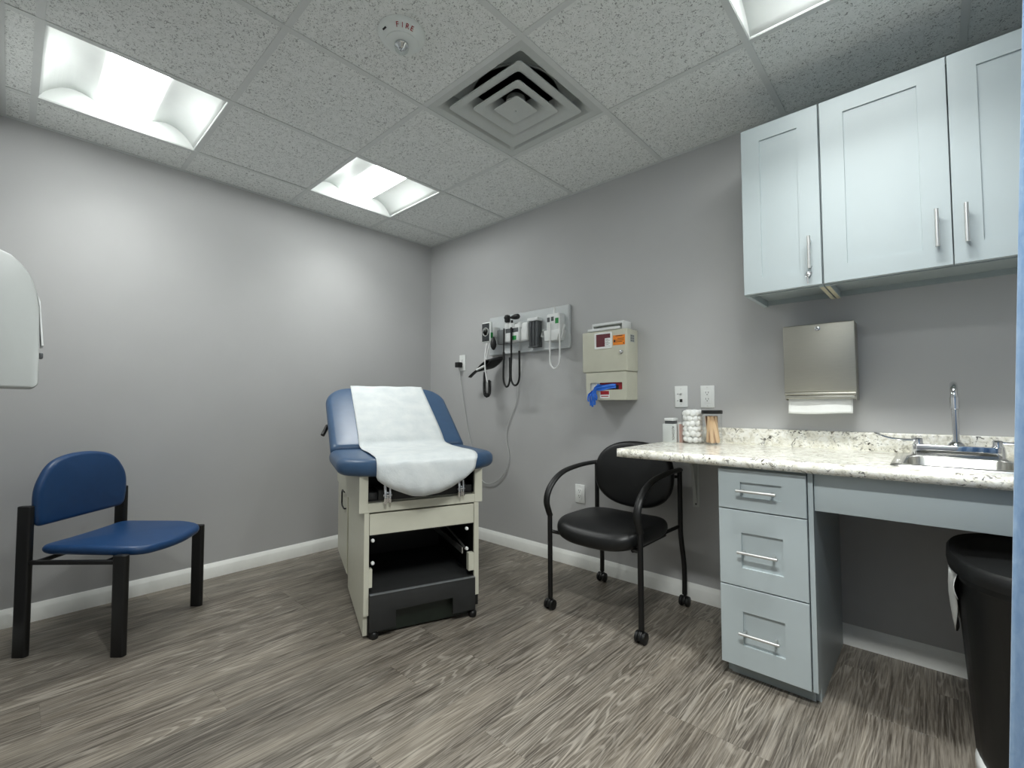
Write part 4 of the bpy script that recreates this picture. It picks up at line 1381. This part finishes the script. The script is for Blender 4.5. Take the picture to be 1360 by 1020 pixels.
bx(bm, 0.022, 0.06, 0.01, 0.15, 0.6035, 0.635, 0.002)
bx(bm, 0.482, 0.518, 0.01, 0.15, 0.6035, 0.635, 0.002)
fb = L('stirrup_housing', bm, 'dark_step')
bm = nb()
lathe(bm, [(0.009, 0), (0.009, 0.003), (0.0045, 0.004), (0.004, 0.002), (0, 0.002)], (0.237, -0.006, 0.622), 20, 'y')
L('lock', bm, 'plate', fb)
for a in (0.098, 0.447):
    bm = nb()
    bx(bm, a - 0.017, a - 0.005, -0.042, -0.012, 0.590, 0.655, 0.003, 2)
    bx(bm, a + 0.006, a + 0.016, -0.038, -0.012, 0.592, 0.648, 0.003, 2)
    bx(bm, a - 0.017, a + 0.016, -0.016, -0.0065, 0.592, 0.640, 0.001)
    cyl(bm, (a - 0.019, -0.030, 0.628), (a + 0.018, -0.030, 0.628), 0.006, 12)
    cyl(bm, (a - 0.011, -0.034, 0.64), (a - 0.011, -0.034, 0.682), 0.0075, 14, bev=0.002)
    cyl(bm, (a + 0.011, -0.032, 0.63), (a + 0.011, -0.032, 0.672), 0.006, 14, bev=0.002)
    L('stirrup_bracket', bm, 'chrome')
# pull-out step
bm = prism(nb(), [(0.024, 0.193), (TWD - 0.024, 0.193), (TWD - 0.024, 0.040), (0.408, 0.040), (0.408, 0.116), (0.139, 0.112), (0.139, 0.040), (0.024, 0.032)], 'y', -0.030, -0.014, 0.002)
st = L('step_front', bm, 'dark_step')
L('step_tread', bx(nb(), 0.024, TWD - 0.024, -0.0135, 0.55, 0.180, 0.193, 0.001), 'dark_step', st)
L('step_edge_highlight', bx(nb(), 0.025, TWD - 0.025, -0.0325, -0.0135, 0.1932, 0.1965, 0.001), 'grey_plastic', st, label='grey strip painting the highlight on the step edge')  # highlight along the step's top edge, put in as a grey strip
L('kick_panel', bx(nb(), 0.030, TWD - 0.030, 0.008, 0.02, 0.012, 0.150), 'green_panel', st, smooth=False)
L('corner_post', bx(nb(), 0.019, 0.030, -0.0115, 0.002, 0.015, 0.100), 'black_plastic', smooth=False)
L('corner_post', bx(nb(), TWD - 0.030, TWD - 0.004, -0.0115, 0.002, 0.055, 0.100), 'black_plastic', smooth=False)
for a, b in ((0.046, -0.010), (TWD - 0.030, -0.006), (0.05, 1.0), (TWD - 0.05, 1.0)):
    bm = nb()
    lathe(bm, [(0.017, 0.0), (0.020, 0.006), (0.020, 0.022), (0.016, 0.028), (0.012, 0.032), (0.012, 0.06 if b < 0.5 else 0.11)], (a, b, 0), 18)
    L('foot', bm, 'black_plastic')
L('tab', bx(nb(), 0.022, 0.037, -0.011, 0.02, 0.222, 0.302, 0.001), 'cream', smooth=False)
L('tab', bx(nb(), TWD - 0.052, TWD - 0.024, -0.011, 0.02, 0.222, 0.306, 0.001), 'cream', smooth=False)
bm = nb()
bx(bm, 0.470, 0.476, 0.02, 0.58, 0.300, 0.330, 0.001)
tube(bm, [(0.480, -0.004, 0.330), (0.480, 0.12, 0.350), (0.480, 0.30, 0.368)], 0.005, 8)
L('slide_rail', bm, 'steel')
for a, z in ((0.040, 0.425), (0.040, 0.325), (0.488, 0.425), (0.488, 0.328)):
    bm = nb()
    lathe(bm, [(0.008, 0), (0.008, 0.010), (0.005, 0.014), (0, 0.014)], (a, 0.006, z), 14, 'y')
    L('roller', bm, 'plate')
# padded top
so = round_poly([(0.02, -0.075), (0.52, -0.075), (0.655, 0.035), (0.655, 0.50), (-0.112, 0.50), (-0.112, 0.035)], [0.08, 0.08, 0.05, 0.05, 0.05, 0.05], 8)
bm = pillow(nb(), so, 0.716, 0.795, 0.034, dome=0.006)
L('seat_pad', bm, 'table_vinyl')
BA = R(34)
hinge = Matrix.Translation((0.27, 0.49, 0.742)) @ Matrix.Rotation(BA, 4, 'X')
bo = round_poly([(-0.375, 0.0), (0.375, 0.0), (0.375, 0.52), (0.30, 0.61), (-0.30, 0.61), (-0.375, 0.52)], [0.03, 0.03, 0.10, 0.06, 0.06, 0.10], 8)
bm = pillow(nb(), bo, 0.0, 0.075, 0.032, dome=0.006, mat4=hinge)
L('back_pad', bm, 'table_vinyl')
bm = bx(nb(), -0.30, 0.30, 0.03, 0.56, -0.014, -0.0005, 0.002, mat4=hinge)
L('back_board', bm, 'black_plastic')
for a in (0.06, 0.48):
    L('back_strut', cyl(nb(), (a, 0.75, 0.70), (a, 0.81, 0.93), 0.011, 12), 'steel')
bm = nb()
cyl(bm, hinge @ Vector((-0.372, 0.30, 0.0)), hinge @ Vector((-0.40, 0.24, -0.02)), 0.012, 12)
L('recline_lever', bm, 'black_metal')
bx_ = bx(nb(), 0.02, TWD - 0.03, -0.02, 0.96, 0.712, 0.7165)
L('top_board', bx_, 'black_plastic', smooth=False)
# paper sheet: over the back pad, across the seat, drooping at the front
def paper_pt(u, w):
    """u across 0..1, w along 0..1 (top of the back to the hanging end)"""
    s = (u - 0.5) * 2
    a0, a1 = 0.048, 0.512
    key = [(-0.012, 0.0)]
    top = hinge @ Vector((0, 0.618, 0.0785)); mid = hinge @ Vector((0, 0.30, 0.0855)); low = hinge @ Vector((0, 0.09, 0.086))
    P = [(top.y, top.z), (mid.y, mid.z), (low.y, low.z + 0.002), (0.46, 0.818), (0.36, 0.806), (0.20, 0.806), (0.05, 0.806), (-0.035, 0.803), (-0.078, 0.785)]
    dr = 0.085 + 0.082 * (1 - abs(s) ** 2.0)
    P += [(-0.094 - 0.012 * (1 - s * s), 0.765), (-0.096 - 0.022 * (1 - s * s), 0.79 - dr * 0.72), (-0.080 - 0.012 * (1 - s * s), 0.79 - dr), (-0.050, 0.79 - dr - 0.004)]
    path = smooth_path([(0, p[0], p[1]) for p in P], 6)
    f = w * (len(path) - 1)
    i = min(int(f), len(path) - 2)
    q = path[i].lerp(path[i + 1], f - i)
    sl = max(0.0, (0.15 - q.y)) 
    widen = 0.012 * math.sin(PI * min(1, w * 1.3))
    fr_ = max(0.0, (w - 0.62) / 0.38)
    a = a0 + (a1 - 0.034 * fr_ - a0) * u - 0.012 * fr_
    widen = widen if w < 0.62 else 0.008 * (1 - fr_)
    a += (0.5 * (a0 + a1) - 0.014 - a) * 0.10 * max(0.0, (w - 0.86) / 0.14)
    wr = (0.003 * math.sin(23 * u + 9 * w) + 0.0025 * math.sin(41 * u - 37 * w)) * max(0, w - 0.55) * 2.4
    return (a + s * widen, q.y + wr, q.z + 0.0015 * math.sin(17 * u + 31 * w) + (0.004 * (1 - s * s)) * (0.3 if w > .1 else 0))
ep = nb()
grid_sheet(ep, 28, 72, paper_pt)
pp = thing('paper_sheet', 'white exam paper draped over the blue exam table', 'paper sheet', TO, R(90 - TA))
part('sheet', ep, 'paper', pp, local=True, solid=0.0012)

# ================================================================== BLUE CHAIR
Apos, Cpos = Vector((0.41, -2.41)), Vector((0.70, -2.13))
Ux = Vector((0.35, 0.325)).normalized()          # forward direction of the chair (A -> C)
ang = math.atan2(Ux.y, Ux.x)
Bpos = Apos + Vector((-Ux.y, Ux.x)) * 0.475
mid = (Apos + Bpos) / 2
bc = thing('side_chair', 'blue vinyl armless side chair with black legs against the left wall', 'chair', (mid.x, mid.y, 0), ang)
# local: x forward, y from A (-) to B (+)
def LC(name, bm, mat, parent=bc, **kw):
    return part(name, bm, mat, parent, local=True, **kw)
def flat_leg(x, y, z1, cap=True):
    bm = nb()
    o = round_poly([(x - 0.028, y - 0.014), (x + 0.028, y - 0.014), (x + 0.028, y + 0.014), (x - 0.028, y + 0.014)], 0.012, 4)
    loops(bm, [[(a, b, 0) for a, b in o], [(a, b, z1 - 0.002) for a, b in o], [(x + (a - x) * 0.9, y + (b - y) * 0.86, z1) for a, b in o]])
    return bm
HW = 0.2375
for x, y, z in ((0, -HW, 0.615), (0, HW, 0.615), (0.403, -HW, 0.412), (0.403, HW, 0.412)):
    LC('leg', flat_leg(x, y, z), 'black_metal')
bm = nb()
for s in (-1, 1):
    bx(bm, 0.02, 0.385, s * HW - 0.009, s * HW + 0.009, 0.374, 0.391, 0.003)
bx(bm, 0.04, 0.06, -HW, HW, 0.376, 0.390, 0.002)
bx(bm, 0.33, 0.35, -HW, HW, 0.376, 0.390, 0.002)
LC('seat_frame', bm, 'black_metal')
so = round_poly([(0.025, -0.215), (0.36, -0.224), (0.455, -0.19), (0.485, 0.0), (0.455, 0.19), (0.36, 0.222), (0.025, 0.215), (0.015, 0.0)], [0.05, 0.08, 0.09, 0.15, 0.09, 0.08, 0.05, 0.1], 6)
def seat_fn(c):
    z = c.z
    k = (c.x - 0.25)
    z += 0.10 * k * k * (1 if k < 0 else -2.2) + 0.20 * c.y * c.y - 0.0
    return (c.x, c.y, z)
bm = pillow(nb(), so, 0.393, 0.434, 0.020, dome=0.014, dsteps=8, fn=seat_fn)
LC('seat', bm, 'blue_vinyl')
# D-shaped backrest facing local +x
bo = round_poly([(-0.220, 0.522), (0.220, 0.522), (0.231, 0.60), (0.228, 0.69), (0.165, 0.790), (0.06, 0.818), (-0.06, 0.818), (-0.165, 0.790), (-0.228, 0.69), (-0.231, 0.60)], [0.03, 0.03, 0.05, 0.09, 0.12, 0.08, 0.08, 0.12, 0.09, 0.05], 6)
m4 = Matrix(((0, 0, 1, -0.018), (1, 0, 0, 0), (0, 1, 0, 0), (0, 0, 0, 1)))
def back_fn(c):
    return (c.x, c.y, c.z + 0.35 * c.x * c.x)
bm = pillow(nb(), bo, 0.0, 0.042, 0.02, dome=0.014, dsteps=8, fn=back_fn, mat4=m4)
LC('backrest', bm, 'blue_vinyl')
for s in (-1, 1):
    LC('back_mount', bx(nb(), -0.014, 0.014, s * (HW - 0.018) - 0.012, s * (HW - 0.018) + 0.012, 0.55, 0.59, 0.004), 'black_metal')

# ================================================================== BLACK ARMCHAIR ON CASTERS
kc = thing('armchair', 'black vinyl armchair on casters tucked by the counter end', 'chair', (2.01, -0.36, 0))
CXL, CXR = 1.765, 2.262
bm = pillow(nb(), superell(0.238, 0.235, 3.6, 48, 2.014, -0.405), 0.372, 0.455, 0.036, dome=0.014, dsteps=6, fn=lambda c: (c.x, c.y, c.z + 0.25 * (c.x - 2.012) ** 2 - (0.9 * max(0, -0.50 - c.y) ** 2)))
part('seat', bm, 'black_vinyl', kc)
m4 = Matrix.Translation((2.012, -0.135, 0.650)) @ Matrix.Rotation(R(-7), 4, 'X') @ Matrix(((1, 0, 0, 0), (0, 0, -1, 0), (0, 1, 0, 0), (0, 0, 0, 1)))
bm = pillow(nb(), superell(0.230, 0.178, 2.35, 48), -0.012, 0.045, 0.026, dome=0.012, dsteps=6, fn=lambda c: (c.x, c.y, c.z + 0.55 * c.x * c.x), mat4=m4)
part('backrest', bm, 'black_vinyl', kc)
r = 0.0125
for x, s in ((CXL, 1), (CXR, -1)):
    ly = -0.592
    part('front_leg', cyl(nb(), (x, ly, 0.058), (x, ly, 0.475), r, 14), 'black_metal', kc)
    xb = 1.745 if s > 0 else 2.243
    xc = 1.768 if s > 0 else 2.255
    bm = tube(nb(), [(xb, -0.112, 0.70), (xb, -0.112, 0.50), (xb, -0.112, 0.38), (xb + (xc - xb) * 0.35, -0.112, 0.32), (xc, -0.102, 0.20), (xc, -0.102, 0.058)], r, 12, 5)
    part('rear_leg', bm, 'black_metal', kc)
    sec = [(0.018 * math.cos(a) , 0.0115 * math.sin(a)) for a in [2 * PI * k / 14 for k in range(14)]]
    bm = tube(nb(), [(x, -0.592, 0.470), (x, -0.606, 0.500), (x, -0.618, 0.535), (x, -0.612, 0.575), (x, -0.585, 0.615), (x, -0.53, 0.655), (x, -0.46, 0.680), (x, -0.37, 0.692), (x * .6 + xb * .4, -0.25, 0.696), (xb, -0.112, 0.692)], 1, smooth=6, sec=sec)
    part('arm', bm, 'black_plastic', kc)
    bm = nb()
    cyl(bm, (xb, -0.112, 0.405), (xb + s * 0.07, -0.20, 0.365), 0.009, 10)
    cyl(bm, (x, ly, 0.39), (x + s * 0.07, -0.52, 0.365), 0.009, 10)
    cyl(bm, (x + s * 0.07, -0.53, 0.365), (x + s * 0.07, -0.19, 0.365), 0.009, 10)
    part('side_rail', bm, 'black_metal', kc)
    bm = nb()
    cyl(bm, (xb, -0.112, 0.655), (xb + s * 0.06, -0.128, 0.655), 0.008, 10)
    part('back_mount', bm, 'black_metal', kc)
bm = nb()
cyl(bm, (CXL + 0.07, -0.50, 0.362), (CXR - 0.07, -0.50, 0.398), 0.009, 10)
cyl(bm, (CXL + 0.07, -0.24, 0.362), (CXR - 0.07, -0.24, 0.398), 0.009, 10)
part('cross_rail', bm, 'black_metal', kc)
for x, y in ((CXL, -0.592), (CXR, -0.592), (1.768, -0.102), (2.255, -0.102)):
    bm = nb()
    cyl(bm, (x, y, 0.045), (x, y, 0.072), 0.007, 10)
    pts = [(y + 0.026 * math.cos(R(a)), 0.026 + 0.028 * math.sin(R(a))) for a in range(-20, 201, 20)]
    prism(bm, pts, 'x', x - 0.008, x + 0.008, 0.003)
    for s in (-1, 1):
        lathe(bm, [(0.018, -0.008), (0.0245, -0.006), (0.0255, 0.0), (0.0245, 0.006), (0.016, 0.008)], (x + s * 0.0165, y - 0.002, 0.0255), 20, 'x')
    part('caster', bm, 'black_plastic', kc)

# ================================================================== WASTE BIN
wb_ = thing('waste_bin', 'black step waste bin with white liner under the sink counter', 'waste bin', (3.45, -0.50, 0))
bc_ = (3.452, -0.53)
def ov(a, b, z, n=44, e=2.6):
    return [(x, y, z) for x, y in superell(a, b, e, n, bc_[0], bc_[1])]
bm = nb()
loops(bm, [ov(0.158, 0.205, 0.004), ov(0.165, 0.212, 0.012), ov(0.196, 0.262, 0.535), ov(0.203, 0.270, 0.545), ov(0.203, 0.270, 0.560), ov(0.192, 0.258, 0.560), ov(0.160, 0.205, 0.03)])
part('bucket', bm, 'black_plastic', wb_)
bm = nb()
loops(bm, [ov(0.195, 0.262, 0.561), ov(0.212, 0.282, 0.563), ov(0.214, 0.284, 0.575), ov(0.213, 0.283, 0.598), ov(0.207, 0.277, 0.606), ov(0.198, 0.267, 0.602), ov(0.18, 0.245, 0.596), ov(0.10, 0.14, 0.604), ov(0.02, 0.03, 0.606)])
part('lid', bm, 'black_plastic', wb_)
bm = nb()
n = 40
def liner(u, w):
    a = R(112) + R(90) * u
    e = 2.6
    c, s = math.cos(a), math.sin(a)
    low = 0.06 + 0.16 * math.sin(3.1 * u) + 0.03 * math.sin(19 * u)
    z = 0.558 - w * low
    k = (z / 0.55)
    A = 0.165 + 0.031 * k + 0.010 + 0.004 * math.sin(31 * u + 3 * w) + 0.006 * math.sin(PI * w)
    B = 0.212 + 0.050 * k + 0.010 + 0.004 * math.sin(31 * u + 3 * w) + 0.006 * math.sin(PI * w)
    return (bc_[0] + A * math.copysign(abs(c) ** (2 / e), c), bc_[1] + B * math.copysign(abs(s) ** (2 / e), s), z)
grid_sheet(bm, 70, 6, liner)
part('bin_liner', bm, 'bag', wb_, solid=0.0015, label='white plastic liner folded over the rim')
bm = nb()
pillow(bm, superell(0.024, 0.065, 2.2, 28, 3.305, -0.595), 0.004, 0.058, 0.02)
part('foot_trim', bm, 'bag', wb_, label='pale trim at the foot of the bin')

# ================================================================== CURTAIN
cu = thing('privacy_curtain', 'light blue privacy curtain hanging at the right edge of the frame', 'curtain', (3.62, -1.3, 0.03))
def curtain(u, w):
    z = 0.03 + (H - 0.10) * w
    xl = 3.301 + 0.0436 * (z - 0.431)
    x = xl + (3.90 - xl) * u
    y = -1.30 + 0.045 * math.sin(2 * PI * 6.5 * u + 0.5) * (0.7 + 0.3 * (1 - w)) * min(1, u * 8) + 0.01 * math.sin(9 * u + 4 * w)
    return (x, y, z)
bm = grid_sheet(nb(), 130, 24, curtain)
part('cloth', bm, 'curtain', cu, solid=0.003)
for k in range(14):
    bm = nb()
    u = k / 13
    p = curtain(u, 1.0)
    tube(bm, [(p[0], p[1], p[2] - 0.02), (p[0], p[1] * 0.5 + -1.3 * 0.5, p[2] + 0.02), (p[0], -1.3, H - 0.024)], 0.0018, 6)
    part('hook', bm, 'steel', cu)
tr = nb()
bx(tr, 2.95, XR - 0.002, -1.312, -1.288, H - 0.024, H - 0.0035, 0.003)
tag(part('curtain_track', tr, 'tee', None), 'straight pale curtain track on the ceiling above the blue curtain', 'curtain track')
